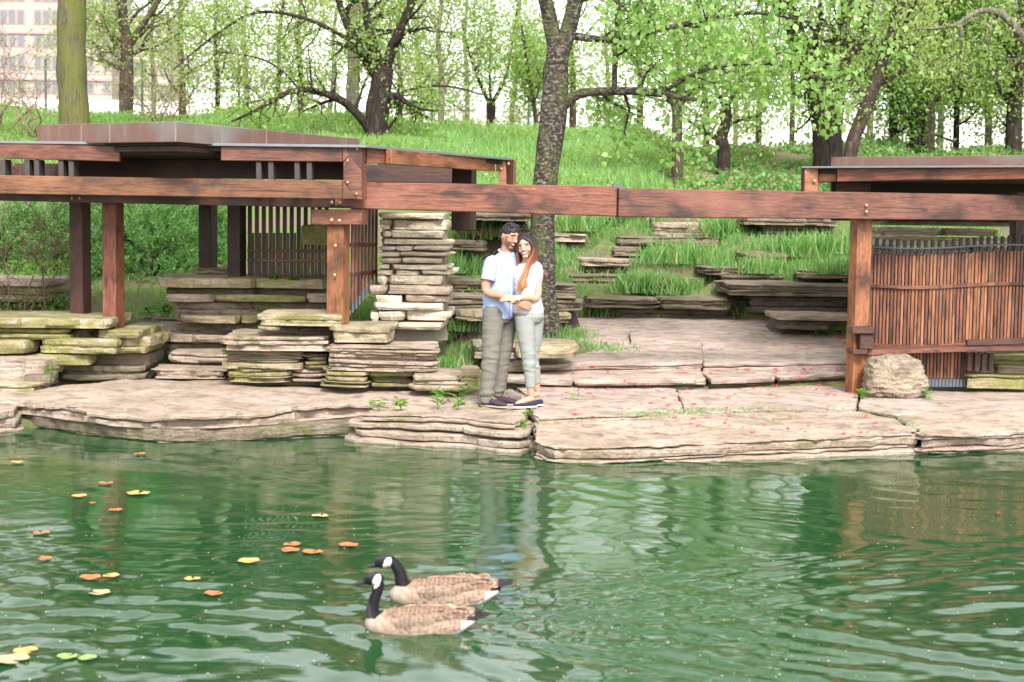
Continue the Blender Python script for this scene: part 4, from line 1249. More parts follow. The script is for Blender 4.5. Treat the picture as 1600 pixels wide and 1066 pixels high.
plain_tree('young_tree', 'thin leaning tree close to the left side of the speckled trunk', 838, 40, [(838, 195), (832, 150), (825, 110), (815, 40)], [0.07, 0.06, 0.05, 0.03], M['bark_black'], M['leaf_spring'], [], 27, 9, 1.5, t0=0.3)
plain_tree('orchard_tree', 'small straight brown tree on the grass right of the speckled trunk', 1058, 29, [(1058, 262), (1058, 210), (1058, 165)], [0.12, 0.10, 0.095], M['bark_dark'], M['leaf_spring'],
           [([(1058, 170), (1035, 140), (1010, 90), (990, 30)], (0.06, 0.02)), ([(1058, 170), (1085, 130), (1100, 80), (1120, 10)], (0.06, 0.02)), ([(1058, 168), (1060, 110), (1050, 40)], (0.05, 0.02))], 28, 0, 1.4)
plain_tree('twisted_tree', 'black twisted little tree left of the big double trunk', 1130, 31, [(1131, 240), (1127, 215), (1135, 190), (1134, 160)], [0.17, 0.12, 0.12, 0.09], M['bark_black'], M['leaf_spring'],
           [([(1133, 170), (1115, 130), (1105, 80)], (0.05, 0.015)), ([(1134, 170), (1160, 120), (1165, 60)], (0.05, 0.015))], 29, 2, 1.4)
plain_tree('double_tree', 'massive black double trunk in the green at right', 1295, 32, [(1293, 225), (1285, 180), (1272, 130), (1250, 70), (1232, 10), (1215, -100)], [0.34, 0.28, 0.25, 0.2, 0.16, 0.08], M['bark_black'], M['leaf_spring'],
           [([(1298, 220), (1305, 160), (1310, 100), (1318, 40), (1330, -60)], (0.22, 0.10), 0.6, 9), ([(1312, 110), (1335, 70), (1352, 30), (1380, -40)], (0.09, 0.04)), ([(1262, 100), (1230, 80), (1190, 90)], (0.05, 0.015))], 30, 7, 1.8)
plain_tree('leaning_tree', 'mossy brown trunk leaning right behind the right pavilion roof', 1322, 28.5, [(1330, 232), (1345, 190), (1362, 145), (1378, 100), (1398, 40), (1415, -40), (1430, -160)], [0.15, 0.125, 0.12, 0.12, 0.11, 0.09, 0.04], M['bark_dark'], M['leaf_far'], [], 31, 8, 1.5, t0=0.4)
for i, (px, Y, rr, lab, sd) in enumerate([
        (1000, 44, 0.09, 'far dark trunk just right of the speckled tree', 0), (1104, 43, 0.08, 'thin slanting trunk left of the twisted black tree', -1), (1186, 42, 0.08, 'slim trunk midway between twisted tree and double trunk', 1),
        (1238, 44, 0.07, 'spindly dark stem just left of the double trunk', 0), (1396, 37, 0.10, 'narrow trunk right of the leaning mossy one', 0), (1432, 36, 0.13, 'brown trunk, left one of a close pair at right', 1), (1452, 36, 0.13, 'brown trunk, right one of a close pair at right', 1),
        (1495, 38, 0.07, 'thin dark stem between the trunk pair and the right picture edge', 0), (1585, 35, 0.16, 'double brown trunk near the right picture edge', 1), (470, 43, 0.09, 'dark trunk left of the pale slim trunk', 0),
        (285, 45, 0.10, 'dark stem between forked tree and arching bough', 0), (430, 46, 0.08, 'slim far trunk under the arching bough', 1), (895, 45, 0.10, 'far trunk hidden close behind the speckled tree', 0), (340, 44, 0.07, 'slight dark stem right of the forked tree', 0), (1545, 41, 0.09, 'leafy young tree in the light green at right', 0), (625, 46, 0.07, 'slight stem right beside the arching tree', 0),
        (240, 50, 0.08, 'faint far stem right of the forked tree', 0), (385, 52, 0.09, 'faint far stem above the arching bough', 0), (515, 52, 0.08, 'faint far stem left of the pale slim trunk', 1), (655, 54, 0.09, 'faint far stem left of the slender young tree', 0), (730, 52, 0.08, 'faint far stem left of the small forked tree', 0), (800, 54, 0.09, 'faint far stem right of the small forked tree', 1), (950, 52, 0.08, 'faint far stem right of the speckled tree', 0), (1150, 54, 0.08, 'faint far stem right of the twisted black tree', 0), (1360, 50, 0.09, 'faint far stem right of the leaning trunk', 0), (1470, 50, 0.09, 'faint far stem right of the brown trunk pair', 0), (1620, 46, 0.1, 'leafy tree cut by the right picture edge', 0)]):
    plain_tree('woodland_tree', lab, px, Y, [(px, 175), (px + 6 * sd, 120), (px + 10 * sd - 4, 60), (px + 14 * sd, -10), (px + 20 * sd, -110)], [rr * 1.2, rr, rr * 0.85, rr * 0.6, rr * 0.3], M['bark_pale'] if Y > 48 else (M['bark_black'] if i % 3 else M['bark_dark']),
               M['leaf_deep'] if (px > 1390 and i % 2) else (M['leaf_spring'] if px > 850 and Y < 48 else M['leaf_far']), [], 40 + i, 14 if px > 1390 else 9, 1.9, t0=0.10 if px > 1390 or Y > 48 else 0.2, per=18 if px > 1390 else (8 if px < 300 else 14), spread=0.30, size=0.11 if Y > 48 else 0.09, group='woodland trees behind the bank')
# bough hanging in from beyond the right edge, with catkins
tr = Tree(70, up=-0.05)
zb = gz(9.2, 24)
p, r = tr.limb([(9.2, 24, zb - 0.1), (9.1, 24, 3.5), (9.3, 24, 5), (9.2, 24, 7)], [0.2, 0.17, 0.15, 0.08], sides=10)
q = px_limb(tr, [(1690, 170), (1640, 110), (1605, 70), (1570, 25), (1530, 18), (1490, 40), (1430, 46)], [24] * 7, [0.1, 0.08, 0.07, 0.06, 0.045, 0.035, 0.012])
q2 = px_limb(tr, [(1500, 35), (1504, 80), (1498, 120)], [24] * 3, [0.03, 0.02, 0.008])
q3 = px_limb(tr, [(1600, 60), (1620, 10), (1600, -40), (1480, -60)], [24] * 4, [0.06, 0.05, 0.04, 0.02])
for z in (q, q2, q3): tr.sprout(z[0], z[1], 8, 0.8, 1, 0.9, 0.1, 0.4)
tr.build('catkin_tree', 'crooked grey bough hanging in at the top right corner', (9.2, 24, zb), M['bark_pale'], M['leaf_far'], 5, 0.11, 0.07, 0.6)

# --- bare shrub at the left edge
tr = Tree(81, up=0.05, wander=0.3)
b0 = P(10, 470, 18.2)
zb = gz(b0.x, 18.2)
for k in range(12):
    a = tr.r.uniform(-1, 1)
    d = np.array((a * 0.55, tr.r.uniform(-.3, .5), 1.0)); d /= np.linalg.norm(d)
    tr.grow(np.array((b0.x + tr.r.uniform(-.35, .35), 18.2 + tr.r.uniform(-.2, .3), zb)), d, tr.r.uniform(1.4, 2.9), 0.012, 2)
tr.build('bare_shrub', 'thin pinkish twiggy shrub with few leaves at the left picture edge', (b0.x, 18.2, zb), M['twig'], M['leaf_far'], 1, 0.05, 0.035, cat='shrub')
for k, (px, Y, lab, h) in enumerate(((30, 32, 'budding twiggy bush behind the copper roof at left edge', 2.6), (262, 36, 'fine twiggy bush right of the forked tree', 2.2))):
    tr = Tree(85 + k, up=0.08, wander=0.3)
    b0 = P(px, 200, Y)
    zb = gz(b0.x, Y)
    for j in range(12):
        d = np.array((tr.r.uniform(-.7, .7), tr.r.uniform(-.5, .5), 1.0)); d /= np.linalg.norm(d)
        tr.grow(np.array((b0.x + tr.r.uniform(-.5, .5), Y + tr.r.uniform(-.3, .3), zb)), d, tr.r.uniform(0.7, 1.0) * h, 0.018, 2)
    tr.build('twiggy_bush', lab, (b0.x, Y, zb), M['twig'], M['leaf_far'], 2, 0.07, 0.05, cat='shrub')

# --- junipers behind the left posts
def juniper(px, Y, w, h, d, lab, seed):
    nr = np.random.default_rng(seed)
    x0 = P(px, 400, Y).x
    z0 = gz(x0, Y) - 0.05
    n = 1300
    u = nr.normal(size=(n, 3)); u /= np.linalg.norm(u, axis=1)[:, None]
    u[:, 2] = np.abs(u[:, 2])
    rad = nr.uniform(0.55, 1.0, n) ** 0.6
    lump = 1 + 0.28 * np.sin(u[:, 0] * 7 + seed) * np.cos(u[:, 2] * 9 + u[:, 1] * 5 + seed)
    c = u * (rad * lump)[:, None] * np.array((w, d, h)) + np.array((x0, Y, z0))
    out = u * np.array((1, 1, 0.6)) + np.array((0, 0, 0.35)) + nr.normal(size=(n, 3)) * 0.25
    out /= np.linalg.norm(out, axis=1)[:, None]
    k = 16
    base = np.repeat(c, k, axis=0)
    dirs = np.repeat(out, k, axis=0)
    tpos = np.tile(np.linspace(0, 0.15, k), n)[:, None]
    base = base + dirs * tpos
    side = nr.normal(size=(n * k, 3))
    dd = dirs * 0.9 + side * 0.55
    dd[:, 2] -= 0.1
    dd /= np.linalg.norm(dd, axis=1)[:, None]
    s = 0.06 * nr.uniform(0.6, 1.3, n * k)[:, None]
    b = np.cross(dd, nr.normal(size=(n * k, 3))); b /= np.linalg.norm(b, axis=1)[:, None]
    V = np.stack([base - b * 0.006, base + b * 0.006, base + dd * s + b * 0.002, base + dd * s - b * 0.002], 1).reshape(-1, 3)
    t = thing('juniper_shrub', (x0, Y, z0), lab, 'shrub', 'junipers behind the pavilion')
    o3 = np.array((x0, Y, z0))
    obj('crown', big_mesh('crown', V - o3, np.arange(n * k * 4).reshape(-1, 4), M['juniper']), t, Matrix.Translation((x0, Y, z0)))
    Tm = Tree(seed)
    for j in range(5):
        dv = np.array((Tm.r.uniform(-.8, .8), Tm.r.uniform(-.5, .5), .8)); dv /= np.linalg.norm(dv)
        Tm.grow(np.array((x0, Y, z0)), dv, h * 0.8, 0.03, 1)
    Vt, Ft = tubes(Tm.paths)
    obj('stems', mk_mesh('stems', np.array(Vt) - o3, Ft, M['bark_black'], 180), t, Matrix.Translation((x0, Y, z0)))
juniper(-20, 20.8, 0.75, 1.15, 0.7, 'feathery green juniper at the left picture edge', 1)
juniper(70, 21.4, 0.70, 1.05, 0.7, 'feathery juniper left of the left post', 2)
juniper(150, 22.0, 0.6, 1.2, 0.6, 'juniper showing between the two left posts', 3)
juniper(235, 21.6, 0.75, 1.2, 0.7, 'bushy juniper between the left posts and back post', 4)
juniper(300, 22.4, 0.6, 1.15, 0.6, 'juniper beside the back post of the pavilion', 5)
juniper(1375, 22.0, 0.38, 0.95, 0.4, 'small juniper peeping out right of the fence post', 6)

# --- grass
def blades(x, y, z, h, w, nr, lean=0.45):
    n = len(x)
    a = nr.uniform(0, 2 * math.pi, n)
    l = nr.normal(0, lean, n) * h
    dx, dy = np.cos(a), np.sin(a)
    a2 = nr.uniform(0, math.pi, n)
    sx, sy = np.cos(a2) * w / 2, np.sin(a2) * w / 2
    base = np.stack([x, y, z], 1)
    mid = base + np.stack([dx * l * 0.35, dy * l * 0.35, h * 0.62], 1)
    tip = base + np.stack([dx * l, dy * l, h * (1 - 0.25 * np.abs(l / h))], 1)
    s = np.stack([sx, sy, np.zeros(n)], 1)
    V = np.stack([base - s, base + s, mid + s * 0.8, mid - s * 0.8, tip], 1).reshape(-1, 3)
    i = np.arange(n)[:, None] * 5
    Q = np.concatenate([i + np.array([[0, 1, 2, 3]]), i + np.array([[3, 2, 4, 4]])])
    return V, Q
def grass_mesh(V, n, mat, name):
    i = np.arange(n) * 5
    Q = np.stack([i, i + 1, i + 2, i + 3], 1)
    T = np.stack([i + 3, i + 2, i + 4], 1)
    me = bpy.data.meshes.new(name)
    me.vertices.add(len(V)); me.vertices.foreach_set('co', V.astype(np.float32).ravel())
    me.loops.add(n * 7)
    li = np.concatenate([Q, T], 1).astype(np.int32).ravel()
    me.loops.foreach_set('vertex_index', li)
    me.polygons.add(2 * n)
    st = np.stack([np.arange(n) * 7, np.arange(n) * 7 + 4], 1).ravel().astype(np.int32)
    me.polygons.foreach_set('loop_start', st)
    me.update(calc_edges=True); me.validate()
    me.materials.append(mat)
    return me
def vnoise(x, y, s, o=0):
    return np.array([noise.noise(Vector((a * s + o, b * s, o))) for a, b in zip(x, y)])
def grass(name, label, n, xr, yr, hr, w, mat, seed, thr=-1.0, ns=0.8, keep=None, clump=0.0):
    nr = np.random.default_rng(seed)
    x = nr.uniform(*xr, n); y = nr.uniform(*yr, n)
    v = vnoise(x, y, ns, seed)
    ok = v > thr
    if keep is not None: ok &= keep(x, y)
    for x0, x1, y0, y1 in BARE:
        ok &= ~((x > x0) & (x < x1) & (y > y0) & (y < y1) & (nr.random(n) < 0.9))
    x, y, v = x[ok], y[ok], v[ok]
    z = hgt(x, y) - 0.02
    h = nr.uniform(*hr, len(x)) * (0.75 + clump * np.clip(v + 0.3, 0, 1))
    V, _ = blades(x, y, z, h, w * nr.uniform(0.7, 1.3, len(x)), nr)
    tag(obj(name, grass_mesh(V, len(x), mat, name)), label, 'grass', kind='stuff')
in_view = lambda x, y: (np.abs(x) < y * 0.345 + 2.0)
grass('hill_grass', 'fresh mown looking grass covering the bank behind', 120000, (-13, 9), (26.5, 37.5), (0.12, 0.24), 0.016, M['grass_pale'], 3, keep=lambda x, y: in_view(x, y) & ~((x > 3.2) & (y > 27.5)), clump=0.5)
grass('terrace_grass', 'lush tufted grass growing over the rock terraces', 66000, (-1.2, 8.0), (21.4, 27.0), (0.06, 0.20), 0.012, M['grass'], 4, thr=-0.16, ns=1.7, keep=in_view, clump=1.0)
grass('tree_foot_grass', 'short grass and weeds around the foot of the speckled tree', 5500, (-0.75, 1.6), (17.1, 20.2), (0.06, 0.16), 0.010, M['grass'], 5, thr=0.0, ns=1.4, clump=0.8, keep=lambda x, y: (x < 0.45 + 0.25 * (y - 17)) & (x > -1.3))
grass('pavilion_weeds', 'weeds and grass under the left pavilion', 7000, (-7.5, -1.6), (18.3, 23.0), (0.06, 0.16), 0.012, M['grass'], 6, thr=-0.05, ns=1.3, clump=0.8)
grass('fence_weeds', 'weeds growing on the soil by the low stone kerb', 2500, (3.1, 4.3), (17.9, 20.0), (0.08, 0.2), 0.014, M['weed'], 7, thr=-0.1, ns=1.5, clump=0.8)
# leafy ground cover on the right of the bank
nr = np.random.default_rng(9)
n = 60000
x = nr.uniform(2.6, 14, n); y = nr.uniform(27, 38, n)
v = vnoise(x, y, 0.7, 2)
ok = in_view(x, y) & (v > -0.25) & (x > 3.0 + (37 - y) * 0.05 + 0.6 * np.sin(y))
x, y, v = x[ok], y[ok], v[ok]
z = hgt(x, y) + nr.uniform(0.02, 0.28, len(x)) * np.clip(0.5 + v, 0.1, 1)
V, Q = leaves(np.stack([x, y, z], 1), 0.10, nr, -0.1, 0.7)
tag(obj('ground_cover', big_mesh('ground_cover', V, Q, M['cover'])), 'leafy green ground cover on the right part of the bank', 'ground cover', kind='stuff')
n = 26000
x = nr.uniform(-12, 6, n); y = nr.uniform(26.5, 37, n)
v = vnoise(x, y, 0.55, 12)
ok = in_view(x, y) & (v > 0.02) & (x < 4)
x, y, v = x[ok], y[ok], v[ok]
V, Q = leaves(np.stack([x, y, hgt(x, y) + nr.uniform(0.08, 0.34, len(x)) * np.clip(0.5 + v, 0.1, 1)], 1), 0.085, nr, -0.1, 0.6)
tag(obj('hill_weeds', big_mesh('hill_weeds', V, Q, M['leaf_spring'])), 'pale leafy weeds growing through the grass of the bank', 'weeds', kind='stuff')
n = 9000
x = nr.uniform(-7, 0, n); y = nr.uniform(18.6, 20.4, n)
v = vnoise(x, y, 0.9, 6)
ok = v > 0.02
x, y = x[ok], y[ok]
V, Q = leaves(np.stack([x, y, hgt(x, y) + nr.uniform(0.0, 0.22, len(x))], 1), 0.055, nr, -0.1, 0.7)
tag(obj('leafy_undergrowth', big_mesh('leafy_undergrowth', V, Q, M['weed'])), 'small leafy undergrowth below the junipers', 'ground cover', kind='stuff')

# --- single tufts and weeds growing out of the joints
def tuft(px, py, lab, n=60, h=0.22, spread=0.07, w=0.012, mat='grass', seed=0, lean=0.55, Yf=None):
    nr = np.random.default_rng(1000 + seed)
    p = hit(px, py) if Yf is None else P(px, py, Yf)
    x = nr.normal(0, spread, n); y = nr.normal(0, spread, n)
    V, _ = blades(x, y, np.full(n, -0.015), nr.uniform(0.45, 1.0, n) * h, w * nr.uniform(0.7, 1.3, n), nr, lean)
    o = obj('grass_tuft', grass_mesh(V, n, M[mat], 'grass_tuft'), None, Matrix.Translation(p))
    tag(o, lab, 'grass', 'grass tufts among the stones', 'stuff')
def weed(px, py, lab, h=0.2, n=26, leaf=0.085, seed=0, wf=0.28, mat='weed'):
    nr = np.random.default_rng(2000 + seed)
    p = hit(px, py)
    t = thing('weed', p, lab, 'plant', 'weeds among the stones')
    paths, pos, ax = [], [], []
    for k in range(max(2, n // 9)):
        a = nr.uniform(0, 6.28)
        top = np.array((math.cos(a) * h * 0.35, math.sin(a) * h * 0.35, h * nr.uniform(0.6, 1.0)))
        pts = [np.array((0, 0, -0.02)) + (top) * s + np.array((0, 0, 0.0)) for s in (0, 0.5, 1)]
        paths.append((pts, [0.004, 0.003, 0.002], 4))
        for j in range(9):
            s = nr.uniform(0.25, 1.0)
            pos.append(top * s)
            b = nr.uniform(0, 6.28)
            ax.append((math.cos(b), math.sin(b), nr.uniform(-0.1, 0.8)))
    Vt, Ft = tubes(paths)
    obj('stems', mk_mesh('stems', Vt, Ft, M[mat]), t, Matrix.Translation(p))
    pos, ax = np.array(pos), np.array(ax)
    ax /= np.linalg.norm(ax, axis=1)[:, None]
    s = leaf * nr.uniform(0.6, 1.2, len(pos))[:, None]
    b = np.cross(ax, (0, 0, 1.0)); b /= np.linalg.norm(b, axis=1)[:, None] + 1e-6
    V = np.stack([pos, pos + ax * s * 0.45 + b * s * wf * 0.5, pos + ax * s + np.array((0, 0, -0.25)) * s, pos + ax * s * 0.45 - b * s * wf * 0.5], 1).reshape(-1, 3)
    obj('foliage', big_mesh('foliage', V, np.arange(len(V)).reshape(-1, 4), M[mat]), t, Matrix.Translation(p))
weed(577, 607, 'tall lance leaved weed in front of the striated rock', 0.27, 36, 0.12, 1)
weed(607, 606, 'smaller weed right of the tall lance leaved one', 0.14, 18, 0.09, 2)
weed(493, 603, 'broad leaved seedling between the mossy boulders', 0.18, 12, 0.13, 3, 0.6)
weed(592, 642, 'low weed in the seam above the layered block', 0.14, 22, 0.11, 4)
weed(628, 642, 'spreading weed right of another in the seam of the shore slab', 0.13, 22, 0.12, 5)
weed(684, 640, 'leafy weed left of the man at the seam end', 0.24, 32, 0.11, 6)
weed(716, 640, 'pale weed just left of the brown shoes', 0.15, 26, 0.11, 7)
weed(723, 625, 'weed in the soil pocket behind the brown shoes', 0.14, 22, 0.11, 8)
weed(82, 596, 'small bushy weed on the left stones by the stairs', 0.20, 30, 0.08, 9, 0.4)
weed(100, 597, 'low round leaved weed beside the bushy one at left', 0.12, 22, 0.07, 10, 0.6)
weed(824, 652, 'tiny weed in the gap right of the woman\'s feet', 0.09, 18, 0.08, 11)
weed(820, 668, 'sprig hanging in the notch between the shore slabs', 0.09, 14, 0.08, 12)
weed(1348, 624, 'green weed between fence post and pitted boulder', 0.14, 30, 0.08, 13, 0.5)
weed(1449, 624, 'little weed on the right side of the pitted boulder', 0.11, 20, 0.07, 14, 0.5)
weed(1535, 609, 'weed at the foot of the low wall, left one', 0.12, 20, 0.08, 15, 0.4)
weed(1565, 611, 'weed at the foot of the low wall, right one', 0.11, 20, 0.08, 16, 0.4)
weed(1160, 488, 'green weed growing at the left end of the overhanging ledge', 0.32, 40, 0.12, 17, 0.4)
weed(262, 495, 'broad leaved plant at the left foot of the stone bench', 0.22, 34, 0.14, 18, 0.45, 'juniper')
weed(230, 497, 'broad leaved plant left of another by the stone bench', 0.18, 26, 0.13, 19, 0.45, 'juniper')
weed(1255, 521, 'weed on the terrace by the kerb, leftmost of four', 0.26, 40, 0.12, 31, 0.4)
weed(1277, 525, 'weed on the terrace by the kerb, second from the left', 0.22, 40, 0.12, 32, 0.4)
weed(1298, 528, 'weed on the terrace by the kerb, third from the left', 0.24, 40, 0.12, 33, 0.4)
weed(1318, 530, 'weed on the terrace by the kerb, next to the post', 0.22, 40, 0.12, 34, 0.4)
weed(900, 625, 'flat grassy weed on the paving right of the woman', 0.05, 18, 0.15, 20, 0.12)
weed(430, 437, 'grey green leafy plant on the stone bench', 0.06, 40, 0.08, 21, 0.5)
weed(460, 438, 'grey green leafy plant by the corner stone of the bench', 0.05, 30, 0.08, 22, 0.5)
for k, (px, py, n, h, sp, lab) in enumerate([
        (700, 575, 140, 0.2, 0.12, 'bright grass tuft left of the man by the square block'), (735, 555, 120, 0.22, 0.10, 'long grass behind the man at knee height'), (715, 530, 110, 0.18, 0.12, 'grass tuft on the soil below the pale pier'),
        (725, 515, 90, 0.2, 0.10, 'grass tuft beside the pale pier at hip height of the man'), (770, 545, 60, 0.16, 0.08, 'small grass tuft left of the low stone behind the couple'), (880, 528, 200, 0.22, 0.16, 'dense grass at the right foot of the speckled tree'),
        (915, 540, 160, 0.10, 0.2, 'low grass spreading onto the terrace right of the tree'), (945, 545, 120, 0.07, 0.18, 'thin turf tongue on the upper terrace paving'), (1000, 455, 260, 0.42, 0.16, 'arching sedge on the dark terrace ledge, left one'),
        (1035, 458, 260, 0.40, 0.16, 'arching sedge on the dark terrace ledge, right one'), (935, 492, 120, 0.3, 0.12, 'grass in the corner left of the dark terrace ledge'), (905, 415, 220, 0.4, 0.2, 'leafy grass clump right of the trunk'),
        (985, 352, 260, 0.5, 0.16, 'tall grass tuft right under the beam joint'), (1130, 372, 240, 0.55, 0.16, 'tall grass tuft left of the dark wall under the beam'), (1060, 410, 240, 0.5, 0.25, 'long grass hanging over the grey ledge, middle of the terraces'),
        (1240, 400, 260, 0.5, 0.22, 'bright tall grass right of the low brown rock'), (740, 372, 240, 0.5, 0.2, 'tall grass above the man at the left'), (725, 425, 200, 0.42, 0.15, 'drooping grass left of the man at shoulder height'),
        (905, 360, 220, 0.5, 0.2, 'tall grass behind the trunk under the beam'), (1290, 395, 220, 0.45, 0.2, 'grass beside the fence post'), (1190, 425, 220, 0.35, 0.25, 'grass fringe above the overhanging ledge'), (1300, 425, 200, 0.3, 0.22, 'grass fringe above the overhanging ledge by the post')]):
    tuft(px, py, lab, int(n * 1.8), h, sp * 1.1, 0.018 if h > 0.3 else 0.012, 'grass', k, 0.8)
# moss and grass in the paving joints
def joint_grass(name, label, pts, n, w, h, seed):
    nr = np.random.default_rng(seed)
    xs, ys, zs = [], [], []
    for k in range(n):
        t = nr.uniform(0, len(pts) - 1.001)
        i = int(t); f = t - i
        px = pts[i][0] * (1 - f) + pts[i + 1][0] * f + nr.normal(0, w[0])
        py = pts[i][1] * (1 - f) + pts[i + 1][1] * f + nr.normal(0, w[1])
        p = hit(px, py)
        if p.z > 0.06: continue
        xs.append(p.x); ys.append(p.y); zs.append(max(p.z, -0.03))
    n = len(xs)
    V, _ = blades(np.array(xs), np.array(ys), np.array(zs) - 0.004, nr.uniform(0.3, 1, n) * h, np.full(n, 0.008), nr, 0.8)
    tag(obj(name, grass_mesh(V, n, M['grass'], name)), label, 'grass', kind='stuff')
joint_grass('joint_grass', 'mossy grass line in the joint of the long shore slab', [(980, 650), (1040, 645), (1100, 641), (1200, 638)], 1300, (22, 2.4), 0.022, 31)
joint_grass('joint_grass', 'sparse grass in the paving joint below the right post', [(850, 660), (985, 652), (1210, 640), (1330, 640), (1400, 652), (1432, 676)], 600, (6, 1.2), 0.025, 32)
# ------------------------------------------------------------------ behind the bank: fence, pale embankment, buildings
fz = gz(0, 46)
pf = thing('perimeter_fence', (0, 46.5, fz), 'thin green post and wire fence behind the trees', 'fence')
M['fence_green'] = plain_mat('green_fence_paint', (0.03, 0.07, 0.06), 0.6, 0.2)
pm = boxmesh('fence_post', 2.0, 0.06, 0.06, M['fence_green'], 0.004)
for i in range(13):
    x = -17 + i * 2.9
    obj('fence_post', pm, pf, Matrix.Translation((x, 46.5, gz(x, 46.5))) @ UPM)
V, Fc = tubes([([(-17, 46.53, fz + h), (0, 46.53, gz(0, 46.5) + h), (18, 46.53, gz(18, 46.5) + h)], [0.006] * 3, 4) for h in (0.3, 0.6, 0.9, 1.2, 1.5, 1.8)])
tag(obj('wires', mk_mesh('wires', V, Fc, M['fence_green']), pf), kind='stuff')
M['pale_concrete'] = plain_mat('pale_concrete', (0.70, 0.66, 0.66), 0.8, 0.06, 1.5)
M['pale_groove'] = plain_mat('weathered_concrete', (0.52, 0.49, 0.50), 0.8, 0.08, 1.5)
pw = thing('embankment_wall', (0, 60, 4), 'long pale concrete embankment beyond the fence', 'wall')
ym = boxmesh('course', 5.98, 1.0, 0.44, M['pale_concrete'], 0.02)
ym2 = boxmesh('course', 5.98, 1.0, 0.44, M['pale_groove'], 0.02)
rw = random.Random(3)
for r_ in range(5):
    for c_ in range(9):
        x = -28 + c_ * 6 + (r_ % 2) * 3
        obj('course', ym if rw.random() < 0.75 else ym2, pw, Matrix.Translation((x, 60 + r_ * 0.12, 4.0 + 0.45 * r_ + 0.22)))
def building(label, px0, px1, Y, ztop, nx, nz_, wallc, seed):
    A, B = P(px0, 200, Y), P(px1, 200, Y)
    b = thing('apartment_building', ((A.x + B.x) / 2, Y, 4), label, 'building')
    wm = plain_mat('pale_render', wallc, 0.85, 0.08, 0.5)
    L = B.x - A.x
    obj('wall', boxmesh('wall', L, 10, ztop - 3.0, wm, 0.03), b, Matrix.Translation((A.x, Y, (ztop + 3.0) / 2)))
    gm = plain_mat('grey_pane', (0.15, 0.15, 0.17), 0.3, 0.1, 2)
    fm = plain_mat('window_surround', tuple(x * 0.82 for x in wallc), 0.8, 0.1, 2)
    w, h = 0.75, 1.5
    me_f, me_p = boxmesh('window', w + 0.3, 0.12, h + 0.3, fm, 0.01), boxmesh('pane', w / 2 - 0.06, 0.06, h, gm, 0.005)
    for i in range(nx):
        for j in range(nz_):
            if i % 4 == 3: continue
            x = A.x + (i + 0.5) * L / nx - w / 2
            z = 12.0 + j * 2.75
            if z + 2 > ztop: continue
            wd = obj('window', me_f, b, Matrix.Translation((x - 0.15, Y - 0.06, z)))
            for s in (0, 1):
                obj('pane', me_p, wd, Matrix.Translation((x + 0.03 + s * w / 2, Y - 0.1, z)))
    for z in (10.6, 18.6, 24.2, 30.0):
        if z < ztop: obj('cornice', boxmesh('cornice', L + 0.2, 0.3, 0.28, fm, 0.02), b, Matrix.Translation((A.x - 0.1, Y - 0.22, z - 0.4)))
building('pale rose apartment block with tall paired windows at the top left', -160, 175, 190, 40, 25, 10, (0.36, 0.285, 0.265), 1)
building('cream building half hidden by branches right of the rose block', 176, 262, 196, 27, 6, 5, (0.42, 0.36, 0.33), 2)
# ------------------------------------------------------------------ bodies: lofted volumes grown together into one surface
def loft(rings, k=20):
    """rings: (centre, u, a, v, b)"""
    V, Fc = [], []
    for c, u, a, v, b in rings:
        c, u, v = np.array(c, float), np.array(u, float), np.array(v, float)
        for j in range(k):
            t = 2 * math.pi * j / k
            V.append(c + u * a * math.cos(t) + v * b * math.sin(t))
    n = len(rings)
    for i in range(n - 1):
        for j in range(k):
            Fc.append((i * k + j, i * k + (j + 1) % k, (i + 1) * k + (j + 1) % k, (i + 1) * k + j))
    Fc.append(tuple(range(k))[::-1])
    Fc.append(tuple((n - 1) * k + j for j in range(k)))
    return V, Fc
def limb_v(pts, rad, k=14, sub=5, round_ends=True):
    p, r = smooth_path(pts, rad, sub)
    if round_ends:
        d0 = np.array(p[0]) - np.array(p[1]); d0 /= np.linalg.norm(d0)
        d1 = np.array(p[-1]) - np.array(p[-2]); d1 /= np.linalg.norm(d1)
        p = [p[0] + d0 * r[0] * 0.75, p[0] + d0 * r[0] * 0.45] + p + [p[-1] + d1 * r[-1] * 0.45, p[-1] + d1 * r[-1] * 0.75]
        r = [r[0] * 0.45, r[0] * 0.85] + r + [r[-1] * 0.85, r[-1] * 0.45]
    return tubes([(p, r, k)])
def ball(c, sx, sy, sz, U=(1, 0, 0), F=(0, 1, 0), W=(0, 0, 1), k=20, fn=None):
    V, Fc = [], []
    n = 14
    c = np.array(c, float); U, F, W = (np.array(x, float) for x in (U, F, W))
    for i in range(n + 1):
        ph = math.pi * i / n
        for j in range(k):
            t = 2 * math.pi * j / k
            s, f, u = math.sin(ph) * math.cos(t), math.sin(ph) * math.sin(t), math.cos(ph)
            if fn: s, f, u = fn(s, f, u)
            V.append(c + U * s * sx + F * f * sy + W * u * sz)
    for i in range(n):
        for j in range(k):
            Fc.append((i * k + j, (i + 1) * k + j, (i + 1) * k + (j + 1) % k, i * k + (j + 1) % k))
    return V, Fc
def merge(parts):
    V, Fc = [], []
    for v, f in parts:
        b = len(V)
        V.extend([tuple(x) for x in v])
        Fc.extend([tuple(i + b for i in q) for q in f])
    return V, Fc
def fuse(parts, voxel, smooth=3):
    """one continuous surface from overlapping volumes"""
    V, Fc = merge(parts)
    me = mk_mesh('tmp', V, Fc)
    o = bpy.data.objects.new('tmp', me)
    COL.objects.link(o)
    md = o.modifiers.new('r', 'REMESH'); md.mode = 'VOXEL'; md.voxel_size = voxel
    if smooth:
        ms = o.modifiers.new('s', 'SMOOTH'); ms.iterations = smooth; ms.factor = 0.5
    dg = bpy.context.evaluated_depsgraph_get()
    ev = o.evaluated_get(dg)
    out = bpy.data.meshes.new_from_object(ev)
    bpy.data.objects.remove(o)
    return out
